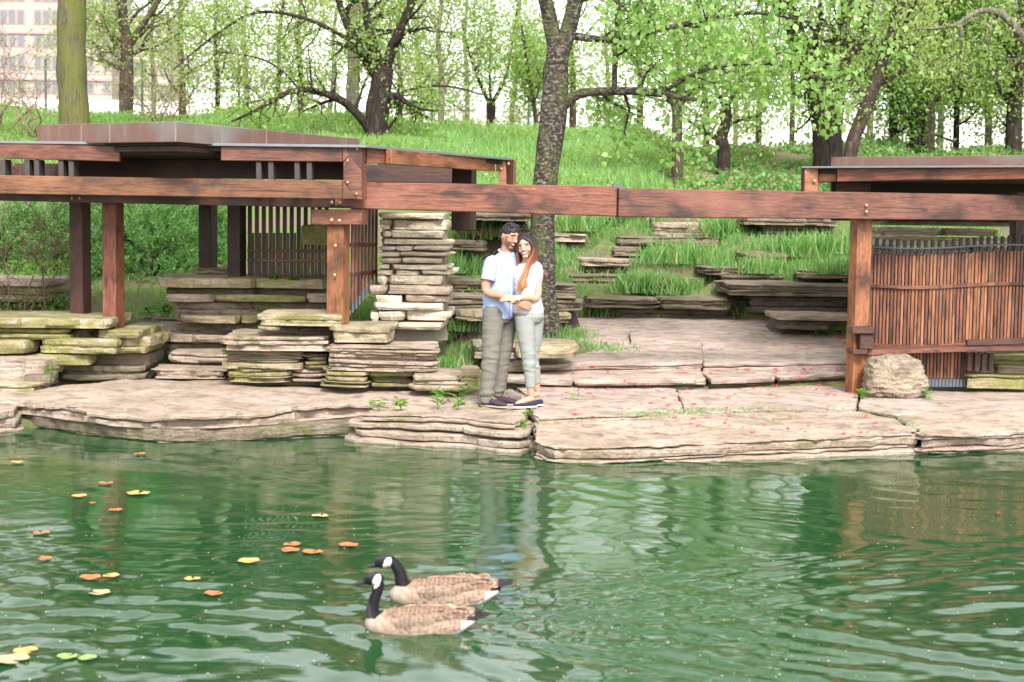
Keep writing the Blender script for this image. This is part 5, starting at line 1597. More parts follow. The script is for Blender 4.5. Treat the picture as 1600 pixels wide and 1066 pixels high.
def finish(me, name, mat, cols=None, disp=None):
    co = np.empty(len(me.vertices) * 3, np.float32)
    me.vertices.foreach_get('co', co)
    co = co.reshape(-1, 3)
    if disp is not None:
        nrm = np.empty(len(me.vertices) * 3, np.float32)
        me.vertices.foreach_get('normal', nrm)
        co = co + nrm.reshape(-1, 3) * disp(co)[:, None]
        me.vertices.foreach_set('co', co.astype(np.float32).ravel())
    if cols is not None:
        c = cols(co)
        at = me.color_attributes.new('Col', 'FLOAT_COLOR', 'POINT')
        at.data.foreach_set('color', np.concatenate([c, np.ones((len(c), 1))], 1).astype(np.float32).ravel())
    me.materials.clear()
    me.materials.append(mat)
    me.polygons.foreach_set('use_smooth', [True] * len(me.polygons))
    me.name = name
    me.update()
    return me
def col_mat(name, rough=0.55, sss=0.0, bmp=0.0, bscale=60):
    m, nt, b = NM(name)
    a = nd(nt, 'Attribute', attribute_name='Col')
    nt.links.new(a.outputs['Color'], b.inputs['Base Color'])
    b.inputs['Roughness'].default_value = rough
    b.inputs['Specular IOR Level'].default_value = 0.3
    if sss:
        b.inputs['Subsurface Weight'].default_value = sss
        b.inputs['Subsurface Radius'].default_value = (0.02, 0.008, 0.004)
    if bmp:
        bump(nt, noise_t(nt, coords(nt), bscale, 4), bmp, 0.005, b)
    return m
def cloth_mat(name, col, var=0.1, rough=0.85, wr=0.35, scale=(9, 9, 16)):
    m, nt, b = NM(name)
    v = coords(nt)
    n = noise_t(nt, v, 300, 2)
    c = mix(nt, n, tuple(x * (1 - var) for x in col), tuple(min(1, x * (1 + var)) for x in col))
    nt.links.new(c, b.inputs['Base Color'])
    b.inputs['Roughness'].default_value = rough
    b.inputs['Specular IOR Level'].default_value = 0.2
    bump(nt, noise_t(nt, coords(nt, scale=scale), 1.6, 4, 0.55, 0.8), wr, 0.02, b)
    return m
def fnoise(co, s, o=0):
    return np.array([noise.noise(Vector((c[0] * s[0] + o, c[1] * s[1], c[2] * s[2] + o))) for c in co])
U3 = np.array
SKX, SKY = 785.0, 635.0
def q_(px, py, y=0.0):
    return U3(((px - SKX) / 164.0, y, (SKY - py) / 164.0))
def nrmz(v):
    v = U3(v, float)
    return v / np.linalg.norm(v)
foot = hit(785, 636)
FEET = Vector((P(785, 635, 14.6).x, 14.6, 0.004))
def head_frame(fd, tilt):
    fd = nrmz(fd)
    up = U3((tilt, 0, 1.0))
    hu = nrmz(up - fd * np.dot(up, fd))
    hs = np.cross(fd, hu)          # head's own right
    return fd, hu, hs
def head_parts(c, fd, hu, hs, sc=1.0, jaw=1.0):
    def fn(s, f, u):
        w = 1 - 0.26 * jaw * max(0, -u) ** 1.2 - 0.05 * max(0, u)
        ff = f
        if u < 0 and f > 0: ff = f * (1 + 0.02 * u)
        if u < -0.2 and f < 0: ff = f * (1 - 0.45 * min(1, (-u - 0.2) / 0.7))
        if f > 0: ff = ff * (0.96 if abs(u) < 0.6 else 1.0)
        return s * w, ff, u
    pa = [ball(c, 0.076 * sc, 0.098 * sc, 0.117 * sc, hs, fd, hu, 24, fn)]
    C = lambda s, f, u: c + hs * s * sc + fd * f * sc + hu * u * sc
    pa.append(limb_v([C(0, 0.086, 0.022), C(0, 0.101, -0.008), C(0, 0.108, -0.024)], [0.008 * sc, 0.011 * sc, 0.014 * sc], 8, 3))
    for s in (-1, 1):
        pa.append(ball(C(0.013 * s, 0.096, -0.027), 0.009 * sc, 0.010 * sc, 0.008 * sc, hs, fd, hu, 8))
        pa.append(ball(C(0.076 * s, -0.008, -0.004), 0.010 * sc, 0.019 * sc, 0.031 * sc, hs, fd, hu, 10))
        pa.append(ball(C(0.033 * s, 0.074, 0.033), 0.028 * sc, 0.016 * sc, 0.009 * sc, hs, fd, hu, 10))
        pa.append(ball(C(0.038 * s, 0.056, -0.030), 0.027 * sc, 0.025 * sc, 0.024 * sc, hs, fd, hu, 10))
    pa.append(ball(C(0, 0.080, -0.057), 0.026 * sc, 0.013 * sc, 0.012 * sc, hs, fd, hu, 12))
    pa.append(ball(C(0, 0.066, -0.094), 0.030 * sc, 0.020 * sc, 0.018 * sc, hs, fd, hu, 12))
    return pa
def paint_head(co, col, c, fd, hu, hs, sc, skin, lips, brow, beard=None, smile=0.0, closed=False):
    d = co - c
    s, f, u = d @ hs / sc, d @ fd / sc, d @ hu / sc
    near = (np.linalg.norm(d, axis=1) < 0.15 * sc) & (f > 0.02)
    if beard is not None:
        bm_ = near & (((u < -0.035) & (u > -0.125)) | ((np.abs(s) > 0.062) & (u < 0.01))) & ~((np.abs(s) < 0.018) & (u > -0.043))
        k = np.clip((-0.030 - u) / 0.03, 0, 1)[:, None] * 0.75
        k = np.where(np.abs(s)[:, None] > 0.06, 0.6, k)
        col[bm_] = (col * (1 - k) + U3(beard) * k)[bm_]
    ch = near & ((np.abs(s) - 0.042) ** 2 + (u + 0.03) ** 2 < 0.022 ** 2)
    col[ch] = col[ch] * U3((1.08, 0.88, 0.86))
    lp = near & (f > 0.06) & (np.abs(s) < 0.026) & (np.abs(u + 0.057 - smile * (s / 0.026) ** 2 * 0.010) < 0.0085)
    col[lp] = U3(lips)
    if smile:
        th = near & (f > 0.06) & (np.abs(s) < 0.018) & (np.abs(u + 0.057 - smile * (s / 0.026) ** 2 * 0.010) < 0.0038)
        col[th] = U3((0.75, 0.70, 0.66))
    es = np.abs(s) - 0.032
    br = near & (np.abs(es) < 0.021) & (np.abs(u - 0.036 + es * es * 9) < 0.0052)
    col[br] = U3(brow)
    if closed:
        ey = near & (np.abs(es) < 0.014) & (np.abs(u - 0.006 - es * es * 14) < 0.0026)
        col[ey] = U3((0.07, 0.035, 0.025))
    else:
        ew = near & ((es / 0.0165) ** 2 + ((u - 0.013) / 0.0075) ** 2 < 1)
        col[ew] = U3((0.62, 0.58, 0.56))
        ip = near & ((es / 0.0080) ** 2 + ((u - 0.013) / 0.0080) ** 2 < 1)
        col[ip] = U3((0.018, 0.010, 0.008))
        ld = near & (np.abs(es) < 0.020) & (np.abs(u - 0.021 + es * es * 12) < 0.0030)
        col[ld] = U3((0.02, 0.012, 0.012))
    return col
def hand_parts(w, d, n, thumb, L=0.18, curl=0.6, r=0.0088):
    """wrist point, finger direction, palm normal (fingers curl towards it), thumb side"""
    d, n = nrmz(d), nrmz(n)
    sd = nrmz(np.cross(n, d)) * thumb
    pa = []
    pl = L * 0.52
    pa.append(loft([(w - d * 0.02, sd, 0.026, n, 0.019), (w + d * pl * 0.25, sd, 0.033, n, 0.017), (w + d * pl * 0.7, sd, 0.040, n, 0.015), (w + d * pl, sd, 0.039, n, 0.012), (w + d * (pl + 0.008), sd, 0.03, n, 0.008)], 14))
    for k, (o, ln) in enumerate(((0.029, 0.88), (0.010, 1.0), (-0.010, 0.94), (-0.028, 0.74))):
        fl = L * 0.48 * ln
        b = w + d * pl * 0.95 + sd * o
        a1, a2, a3 = curl * 0.35, curl * 0.9, curl * 1.35
        p1 = b + (d * math.cos(a1) + n * math.sin(a1)) * fl * 0.45 + sd * o * 0.12
        p2 = p1 + (d * math.cos(a2) + n * math.sin(a2)) * fl * 0.32
        p3 = p2 + (d * math.cos(a3) + n * math.sin(a3)) * fl * 0.25
        pa.append(limb_v([b, p1, p2, p3], [r * 1.08, r, r * 0.92, r * 0.78], 8, 3))
    b = w + d * pl * 0.22 + sd * 0.026
    td = nrmz(sd * 0.75 + d * 0.7 + n * 0.25)
    p1 = b + td * L * 0.17
    p2 = p1 + nrmz(td * 0.6 + d * 0.7 + n * 0.3) * L * 0.15
    pa.append(limb_v([b - td * 0.01, p1, p2], [r * 1.5, r * 1.2, r * 0.85], 8, 3))
    return pa
M['skin'] = col_mat('skin', 0.5, 0.12, 0.1, 90)
def person(label):
    t = thing('person', FEET, label, 'person')
    return t
MW = Matrix.Translation(FEET)

# =============================== the man
man = person('man in light blue short sleeved shirt and khaki trousers embracing the woman')
mf = nrmz((0.74, -0.67, 0)); mr = U3((mf[1], -mf[0], 0))
up3 = U3((0, 0, 1.0))
def tor(px, z, a, b, y=0.0, f=mf, r=mr, fo=0.0):
    c = U3(((px - SKX) / 164.0, y, z)) + f * fo
    return (c, r, a, f, b)
hc = q_(792.5, 369.5, -0.05)
hfd, hhu, hhs = head_frame((0.66, -0.70, -0.30), 0.12)
sh_r = q_(764.5, 411, -0.155); el_r = q_(757.5, 452, -0.20); wr_r = q_(801, 468.5, -0.265)
sh_l = q_(803, 408, 0.14); el_l = q_(818, 450, 0.20); wr_l = q_(834, 440, 0.17)
skin_m = (0.37, 0.20, 0.135)
body = []
body.append(loft([tor(778, 0.80, .13, .10), tor(779, 0.92, .155, .115), tor(779, 1.04, .15, .11), tor(781, 1.25, .18, .12), tor(783, 1.37, .17, .10), tor(786, 1.43, .09, .08), tor(788, 1.46, .062, .064, -0.01), tor(790, 1.53, .058, .06, -0.02), tor(791, 1.60, .05, .06, -0.03)]))
body += head_parts(hc, hfd, hhu, hhs, 1.0, 0.75)
body.append(limb_v([sh_r, el_r, (el_r + wr_r) / 2 + U3((0, -.004, .004)), wr_r], [0.055, 0.043, 0.040, 0.028], 14))
body.append(limb_v([sh_l, el_l, wr_l], [0.05, 0.043, 0.028], 12))
body += hand_parts(wr_r, q_(823, 475, -0.255) - wr_r, (0.25, 0.9, -0.1), 1, 0.185, 0.75, 0.0092)
body += hand_parts(wr_l, q_(845, 430, 0.08) - wr_l, (0.3, -0.9, 0), 1, 0.18, 0.7)
hipr, knr, anr = q_(770, 492, -0.075), q_(765, 560, -0.11), q_(760, 622, -0.10)
hipl, knl, anl = q_(790, 492, 0.075), q_(785, 556, 0.06), q_(777, 616, 0.08)
for a, b, c in ((hipr, knr, anr), (hipl, knl, anl)):
    body.append(limb_v([a, b, c], [0.08, 0.055, 0.04], 12))
me = fuse(body, 0.0052, 3)
def paint_man(co):
    col = np.tile(U3(skin_m), (len(co), 1))
    return paint_head(co, col, hc, hfd, hhu, hhs, 1.0, skin_m, (0.36, 0.13, 0.10), (0.020, 0.014, 0.014), (0.15, 0.08, 0.055), 0.5, True)
obj('body', finish(me, 'man_body', M['skin'], paint_man), man, MW)
# hair
def hair_fn(top, hl):
    def fn(s, f, u):
        lim = hl(s, f)
        k = 1.0 if u > lim else max(0.80, 1.0 - (lim - u) * 1.6)
        g = 1 + top * max(0, u) * (0.6 + 0.7 * max(0, f))
        return s * k, f * k, u * k * g
    return fn
M['hair_black'] = plain_mat('black_hair', (0.006, 0.005, 0.008), 0.6, 0.5, 60, 0.8)
hp = [ball(hc + hhu * 0.012 - hfd * 0.006, 0.083, 0.105, 0.115, hhs, hfd, hhu, 28, hair_fn(0.13, lambda s, f: 0.62 * max(0, f) ** 1.2 - 0.06 - 0.35 * max(0, -f)))]
for k in range(16):
    a = -0.75 + 1.5 * k / 15
    st = hc + hhu * 0.105 + hfd * (0.055 - 0.02 * abs(a)) + hhs * a * 0.065
    hp.append(limb_v([st - hfd * 0.06 - hhu * 0.004, st - hfd * 0.015 + hhu * 0.013, st + hfd * 0.004 - hhu * 0.002 + hhs * 0.008], [0.014, 0.012, 0.008], 6, 3))
me = fuse(hp, 0.005, 1)
obj('hair', finish(me, 'man_hair', M['hair_black'], None, lambda co: 0.004 * fnoise(co, (70, 70, 20))), man, MW)
# shirt
M['shirt'] = cloth_mat('light_blue_cotton', (0.33, 0.40, 0.60), 0.06, 0.9, 0.3)
sp = []
sp.append(loft([tor(777, 0.835, .150, .135), tor(777.5, 0.86, .178, .142), tor(778, 0.95, .180, .140), tor(778.5, 1.05, .180, .138), tor(780, 1.18, .192, .142), tor(781.5, 1.28, .200, .143), tor(783, 1.36, .190, .125), tor(785, 1.41, .14, .10), tor(787, 1.445, .082, .082), tor(788.5, 1.465, .066, .07)], 28))
def sleeve(a, e, t, r0, r1):
    m = a + (e - a) * t
    return limb_v([a + U3((0.02, 0.05, 0.01)), a, (a + m) / 2, m], [0.06, r0, (r0 + r1) / 2 + 0.004, r1], 18, 4, False)
sp.append(sleeve(sh_r, el_r, 0.66, 0.064, 0.066))
sp.append(limb_v([sh_l, sh_l + (el_l - sh_l) * 0.6], [0.075, 0.07], 14, 3))
me = fuse(sp, 0.007, 4)
def shirt_w(co):
    z = co[:, 2]
    w = 0.006 * fnoise(co, (6, 6, 14)) + 0.0035 * fnoise(co, (16, 16, 26), 4)
    fold = 0.004 * np.sin((z * 60 + co[:, 0] * 26 - co[:, 1] * 20)) * np.exp(-((z - 1.05) / 0.10) ** 2)
    return w + fold
sh = obj('shirt', finish(me, 'shirt', M['shirt'], None, shirt_w), man, MW)
sh['label'] = 'light blue short sleeved button shirt'
# collar, placket, sleeve cuff
cc = U3(((787.5 - SKX) / 164, -0.006, 1.462))
cp = []
ringp = []
for k in range(15):
    a = -2.55 + 5.1 * k / 14
    ringp.append(cc + (mf * -math.cos(a) * 0.070 + mr * math.sin(a) * 0.066) + up3 * (0.028 * math.cos(a) * 0.9 + 0.004))
cp.append(limb_v(ringp, [0.012] * 15, 8, 2))
for s in (1, -1):
    b = cc + mf * 0.066 + mr * 0.030 * s + up3 * (-0.006)
    cp.append(loft([(b + up3 * 0.014, mr, 0.020, mf, 0.010), (b + mf * 0.012 - up3 * 0.02 + mr * 0.012 * s, mr, 0.022, mf, 0.007), (b + mf * 0.020 - up3 * 0.058 + mr * 0.022 * s, mr, 0.006, mf, 0.005)], 10))
me = fuse(cp, 0.004, 2)
obj('collar', finish(me, 'collar', M['shirt']), sh, MW)
M['cuff'] = plain_mat('dark_piping', (0.16, 0.10, 0.22), 0.8, 0.1)
pl = [tor(779.5, z, 0, 0)[0] + mf * 0.146 + mr * 0.010 for z in (0.86, 1.0, 1.15, 1.28, 1.36)]
pl[-1] = pl[-1] - mf * 0.02
M['placket'] = cloth_mat('shirt_placket', (0.42, 0.47, 0.68), 0.06, 0.9, 0.2)
pv, pf_ = tubes([(smooth_path(pl, [0.011] * 5, 4)[0], [0.011] * 17, 6)])
obj('placket', mk_mesh('placket', pv, pf_, M['placket'], 180), sh, MW)
m_ = sh_r + (el_r - sh_r) * 0.655
axd = nrmz(el_r - sh_r)
pts = []
ux = nrmz(np.cross(axd, (0, 1, 0))); vx = np.cross(axd, ux)
for k in range(17):
    a = 2 * math.pi * k / 16
    pts.append(m_ + ux * math.cos(a) * 0.067 + vx * math.sin(a) * 0.067)
pv, pf_ = tubes([(pts, [0.005] * 17, 6)])
obj('sleeve_hem', mk_mesh('sleeve_hem', pv, pf_, M['cuff'], 180), sh, MW)
bp_ = wr_r + nrmz(el_r - wr_r) * 0.02
axd = nrmz(el_r - wr_r); ux = nrmz(np.cross(axd, (0, 1, 0))); vx = np.cross(axd, ux)
pv, pf_ = tubes([([bp_ + ux * math.cos(6.2832 * k / 16) * 0.030 + vx * math.sin(6.2832 * k / 16) * 0.030 for k in range(17)], [0.006] * 17, 6)])
M['band'] = plain_mat('black_band', (0.012, 0.012, 0.016), 0.6, 0.2)
obj('wrist_band', mk_mesh('wrist_band', pv, pf_, M['band'], 180), man, MW)
# trousers
M['khaki'] = cloth_mat('khaki_cotton', (0.150, 0.140, 0.118), 0.08, 0.9, 0.22, (6, 6, 12))
tp = [loft([tor(778, 0.80, .13, .11), tor(778, 0.86, .170, .132), tor(778, 0.95, .165, .128), tor(778.5, 0.99, .155, .12)], 24)]
for a, b, c, s in ((hipr, knr, anr, 1), (hipl, knl, anl, -1)):
    m1 = a * 0.55 + b * 0.45
    m2 = b * 0.5 + c * 0.5 + U3((0.0, 0, 0))
    tp.append(limb_v([a + U3((0, 0, 0.04)), m1, b, m2, c], [0.108, 0.098, 0.082, 0.076, 0.066], 18, 5))
me = fuse(tp, 0.007, 3)
def wrink(co, amp=1.0, zk=0.45, za=0.11):
    z = co[:, 2]
    n1 = fnoise(co, (7, 7, 18))
    n2 = fnoise(co, (11, 11, 34), 7)
    k = 0.45 + 1.0 * np.exp(-((z - zk) / 0.13) ** 2) + 1.5 * np.exp(-((z - za) / 0.08) ** 2)
    fold = np.sin(z * 95 + 5 * n1 + co[:, 0] * 22) * (0.9 * np.exp(-((z - za) / 0.08) ** 2) + 0.5 * np.exp(-((z - zk) / 0.1) ** 2) + 0.15)
    return amp * (0.008 * n1 * k + 0.005 * n2 * k + 0.0022 * fold)
obj('trousers', finish(me, 'trousers', M['khaki'], None, wrink), man, MW)
# shoes
def shoe(ank, d, L, w, h, mat, solem, name, parent, low=False, lace=None):
    d = nrmz((d[0], d[1], 0)); s = U3((-d[1], d[0], 0))
    b = U3((ank[0], ank[1], 0)) - d * L * 0.27
    o = 0.016
    rg_ = []
    for t, ww, hh in ((0.0, 0.55, 0.62), (0.06, 0.72, 0.80), (0.2, 0.80, 0.85 if not low else 0.7), (0.38, 0.82, 0.92 if not low else 0.55), (0.55, 0.92, 0.72 if not low else 0.55), (0.72, 1.0, 0.56), (0.88, 0.86, 0.44), (0.96, 0.6, 0.34), (1.0, 0.3, 0.22)):
        rg_.append((b + d * L * t + up3 * (o + h * hh / 2), s, w / 2 * ww, up3, h * hh / 2))
    me = fuse([loft(rg_, 20)], 0.005, 2)
    sho = obj(name, finish(me, name, mat), parent, MW)
    sr = []
    for t, ww in ((-0.015, 0.5), (0.05, 0.80), (0.3, 0.86), (0.55, 0.98), (0.75, 1.06), (0.9, 0.90), (0.98, 0.6), (1.015, 0.3)):
        sr.append((b + d * L * t + up3 * 0.009, s, w / 2 * ww, up3, 0.012))
    me = fuse([loft(sr, 16)], 0.004, 1)
    obj('sole', finish(me, 'sole', solem), sho, MW)
    if lace is not None:
        for t in (0.36, 0.44, 0.52):
            c = b + d * L * t + up3 * (o + h * (0.93 - (t - 0.36) * 1.3))
            pv, pf_ = tubes([([c - s * 0.022, c + up3 * 0.006, c + s * 0.022 + d * 0.012], [0.005] * 3, 6)])
            obj('lace', mk_mesh('lace', pv, pf_, lace, 180), sho, MW)
    return sho
M['shoe'] = cloth_mat('dark_plum_suede', (0.050, 0.034, 0.046), 0.2, 0.9, 0.1)
M['sole'] = plain_mat('pale_rubber', (0.33, 0.27, 0.22), 0.8, 0.1)
M['lace'] = plain_mat('tan_lace', (0.36, 0.21, 0.12), 0.8, 0.1)
shoe(anr + U3((0.02, 0, 0)), (0.86, -0.5), 0.275, 0.10, 0.088, M['shoe'], M['sole'], 'shoe', man, lace=M['lace'])
shoe(anl + U3((0.02, 0, 0)), (0.95, -0.3), 0.275, 0.10, 0.088, M['shoe'], M['sole'], 'shoe', man, lace=M['lace'])

# =============================== the woman
wom = person('woman in white top and grey cropped trousers leaning on the man')
wf = nrmz((-0.42, -0.90, 0)); wr = U3((wf[1], -wf[0], 0))
def tw(px, z, a, b, y=-0.06):
    return (U3(((px - SKX) / 164.0, y, z)), wr, a, wf, b)
whc = q_(818, 385.5, -0.10)
wfd, whu, whs = head_frame((-0.28, -0.95, -0.06), -0.16)
WS = 0.93
skin_w = (0.43, 0.25, 0.18)
wsh_l = q_(835, 417, -0.10); wel_l = q_(837, 461, -0.16); wwr_l = q_(805.5, 463.5, -0.30)
wsh_r = q_(811, 417, -0.02); wel_r = q_(800, 455, 0.05)
body = [loft([tw(824, 0.82, .13, .10), tw(824, 0.90, .14, .105), tw(822, 1.03, .105, .085), tw(821.5, 1.2, .12, .095), tw(823, 1.32, .135, .075), tw(822, 1.365, .08, .06), tw(821, 1.39, .046, .05, -0.07), tw(819.5, 1.44, .043, .047, -0.08), tw(818, 1.50, .04, .045, -0.09)])]
body += head_parts(whc, wfd, whu, whs, WS, 1.0)
body.append(limb_v([wsh_l, wel_l + U3((0, 0, 0)), wel_l * 0.5 + wwr_l * 0.5, wwr_l], [0.043, 0.036, 0.034, 0.022], 14))
body.append(limb_v([wsh_r, wel_r, q_(793, 430, 0.17)], [0.04, 0.034, 0.022], 12))
body += hand_parts(wwr_l, q_(776, 462.5, -0.285) - wwr_l, (-0.15, 0.65, -0.55), -1, 0.165, 0.45, 0.0098)
whr, wkr, war = q_(817, 497, -0.03), q_(820, 560, 0.02), q_(830, 612, -0.02)
whl, wkl, wal = q_(832, 497, -0.10), q_(829, 560, -0.13), q_(838, 611, -0.10)
whr, wkr, war, whl, wkl, wal = q_(817, 497, -0.11), q_(825, 560, -0.13), q_(829.5, 616, -0.12), q_(833, 497, -0.03), q_(831, 560, 0.0), q_(839, 611, 0.02)
for a, b, c in ((whr, wkr, war), (whl, wkl, wal)):
    body.append(limb_v([a, b, b * 0.55 + c * 0.45, c], [0.075, 0.05, 0.046, 0.030], 12))
    dd = nrmz((-0.95, -0.3, 0))
    body.append(limb_v([c + U3((0.01, 0, -0.03)), c + dd * 0.05 + U3((0, 0, -0.045)), c + dd * 0.14 + U3((0, 0, -0.075))], [0.028, 0.030, 0.022], 12))
me = fuse(body, 0.0048, 3)
def paint_wom(co):
    col = np.tile(U3(skin_w), (len(co), 1))
    return paint_head(co, col, whc, wfd, whu, whs, WS, skin_w, (0.55, 0.17, 0.16), (0.05, 0.03, 0.025), None, 1.0, False)
obj('body', finish(me, 'woman_body', M['skin'], paint_wom), wom, MW)
# long hair, dark at the crown turning copper and blond
def ombre_mat():
    m, nt, b = NM('ombre_hair')
    g = nd(nt, 'TexCoord')
    sx = nd(nt, 'SeparateXYZ', {0: g.outputs['Object']})
    st = noise_t(nt, coords(nt, scale=(60, 60, 5)), 1.5, 5, 0.6)
    mm = nd(nt, 'MapRange', {0: sx.outputs['Z'], 1: 1.63, 2: 1.12})
    ad = nd(nt, 'MapRange', {0: st, 3: -0.10, 4: 0.10})
    t = nd(nt, 'Math', {0: mm.outputs[0], 1: ad.outputs[0]}, operation='ADD')
    c = ramp(nt, t.outputs[0], [(0.0, (0.010, 0.008, 0.010)), (0.18, (0.026, 0.013, 0.011)), (0.34, (0.17, 0.055, 0.030)), (0.65, (0.28, 0.105, 0.045)), (1.0, (0.38, 0.19, 0.08))])
    nt.links.new(c, b.inputs['Base Color'])
    b.inputs['Roughness'].default_value = 0.38
    bump(nt, st, 0.6, 0.01, b)
    return m
M['ombre'] = ombre_mat()
hp = [ball(whc + whu * 0.008 - wfd * 0.010, 0.081, 0.098, 0.116, whs, wfd, whu, 28, hair_fn(0.05, lambda s, f: 0.62 * max(0, f) ** 1.5 - 0.9 * max(0, -f) - 0.55 * max(0, abs(s) - 0.55)))]
# head's own left (camera right) is -whs
hl = -whs
CW = lambda s, f, u: whc + hl * s + wfd * f + whu * u
rw_ = random.Random(8)
for k in range(26):
    a = k / 25
    o = rw_.uniform(-1, 1)
    p0 = CW(0.004 + 0.02 * a, 0.055 - 0.08 * a, 0.104)
    p1 = CW(0.062 + 0.016 * a, 0.052 - 0.07 * a, 0.045)
    p2 = CW(0.080 + 0.012 * a, 0.042 - 0.06 * a, -0.045)
    xa = 812 + 18 * a + o * 2
    p3 = q_(821 + 11 * a, 412, -0.175 + 0.09 * a)
    p4 = q_(814 + 14 * a + o * 2, 430, -0.205 + 0.08 * a)
    p5 = q_(809 + 14 * a + 3 * o, 443 + 4 * o, -0.215 + 0.07 * a)
    p6 = q_(808 + 15 * a + 3 * o, 451 + 6 * rw_.random() - 6 * a, -0.20 + 0.06 * a)
    hp.append(limb_v([p0, p1, p2, p3, p4, p5, p6], [0.011, 0.015, 0.017, 0.017, 0.015, 0.011, 0.004], 7, 3, False))
for k in range(10):
    a = k / 9
    hp.append(limb_v([CW(-0.01, 0.05 - 0.09 * a, 0.104), CW(-0.066, 0.045 - 0.08 * a, 0.04), CW(-0.082, 0.01 - 0.05 * a, -0.05), q_(806 + 6 * a, 412, -0.06 + 0.05 * a), q_(806 + 6 * a, 425, -0.05 + 0.06 * a)], [0.010, 0.013, 0.013, 0.012, 0.006], 7, 3, False))
for k in range(10):
    a = k / 9
    hp.append(limb_v([CW(0.06 * (a * 2 - 1), -0.075, 0.04), CW(0.062 * (a * 2 - 1), -0.095, -0.05), q_(812 + 22 * a, 412, 0.02), q_(812 + 24 * a, 432, 0.03), q_(812 + 22 * a, 448, 0.03)], [0.02, 0.022, 0.022, 0.018, 0.008], 7, 3, False))
me = fuse(hp, 0.0045, 1)
obj('hair', finish(me, 'woman_hair', M['ombre'], None, lambda co: 0.0028 * fnoise(co, (70, 70, 8))), wom, MW)
M['white_top'] = cloth_mat('white_cotton', (0.54, 0.485, 0.50), 0.03, 0.9, 0.3)
tp = [loft([tw(822.5, 0.885, .140, .112), tw(822.5, 0.90, .160, .122), tw(822, 0.97, .148, .116), tw(821.5, 1.06, .132, .108), tw(821.5, 1.15, .137, .115), tw(822, 1.22, .145, .122), tw(823, 1.30, .150, .098), tw(823.5, 1.345, .120, .078), tw(823, 1.37, .07, .06)], 26)]
tp.append(limb_v([wsh_l + U3((-0.02, 0, 0.01)), wsh_l, wsh_l + (wel_l - wsh_l) * 0.22], [0.05, 0.055, 0.054], 14, 4, False))
tp.append(limb_v([wsh_r, wsh_r + (wel_r - wsh_r) * 0.2], [0.052, 0.052], 14, 3, False))
me = fuse(tp, 0.006, 3)
obj('top', finish(me, 'top', M['white_top'], None, lambda co: 0.006 * fnoise(co, (8, 8, 12)) + 0.003 * fnoise(co, (18, 18, 26), 3)), wom, MW)
M['grey_cloth'] = cloth_mat('grey_twill', (0.235, 0.245, 0.23), 0.06, 0.9, 0.2, (6, 6, 12))
tp = [loft([tw(824.5, 0.81, .120, .11), tw(825, 0.86, .148, .122), tw(824, 0.93, .142, .115)], 24)]
for a, b, c in ((whr, wkr, war), (whl, wkl, wal)):
    e = b * 0.22 + c * 0.78
    tp.append(limb_v([a + U3((0, 0, 0.03)), a * 0.55 + b * 0.45, b, b * 0.6 + c * 0.4, e], [0.098, 0.086, 0.062, 0.056, 0.046], 18, 5, False))
me = fuse(tp, 0.0065, 3)
obj('trousers', finish(me, 'grey_trousers', M['grey_cloth'], None, lambda co: wrink(co, 0.55, 0.47, 0.40)), wom, MW)
M['navy'] = cloth_mat('navy_canvas', (0.026, 0.026, 0.050), 0.2, 0.9, 0.1)
M['white_sole'] = plain_mat('white_rope_sole', (0.55, 0.5, 0.46), 0.8, 0.1)
shoe(war + U3((-0.005, 0, 0)), (-0.93, -0.36), 0.238, 0.086, 0.062, M['navy'], M['white_sole'], 'shoe', wom, True)
shoe(wal + U3((-0.005, 0, 0)), (-0.95, -0.3), 0.238, 0.086, 0.062, M['navy'], M['white_sole'], 'shoe', wom, True)
# watch on her left wrist
wp_ = wwr_l + nrmz(wel_l - wwr_l) * 0.012
axd = nrmz(wel_l - wwr_l); ux = nrmz(np.cross(axd, (0, 0, 1))); vx = np.cross(axd, ux)
pv, pf_ = tubes([([wp_ + ux * math.cos(6.2832 * k / 16) * 0.024 + vx * math.sin(6.2832 * k / 16) * 0.024 for k in range(17)], [0.007] * 17, 6)])
M['watch'] = plain_mat('white_watch', (0.75, 0.70, 0.66), 0.35, 0.1)
wt = obj('watch', mk_mesh('watch', pv, pf_, M['watch'], 180), wom, MW)
fc = wp_ + U3((0, -0.028, 0.004))
bv, bf = ball(fc, 0.019, 0.006, 0.019)
obj('dial', mk_mesh('dial', bv, bf, M['watch'], 180), wt, MW)
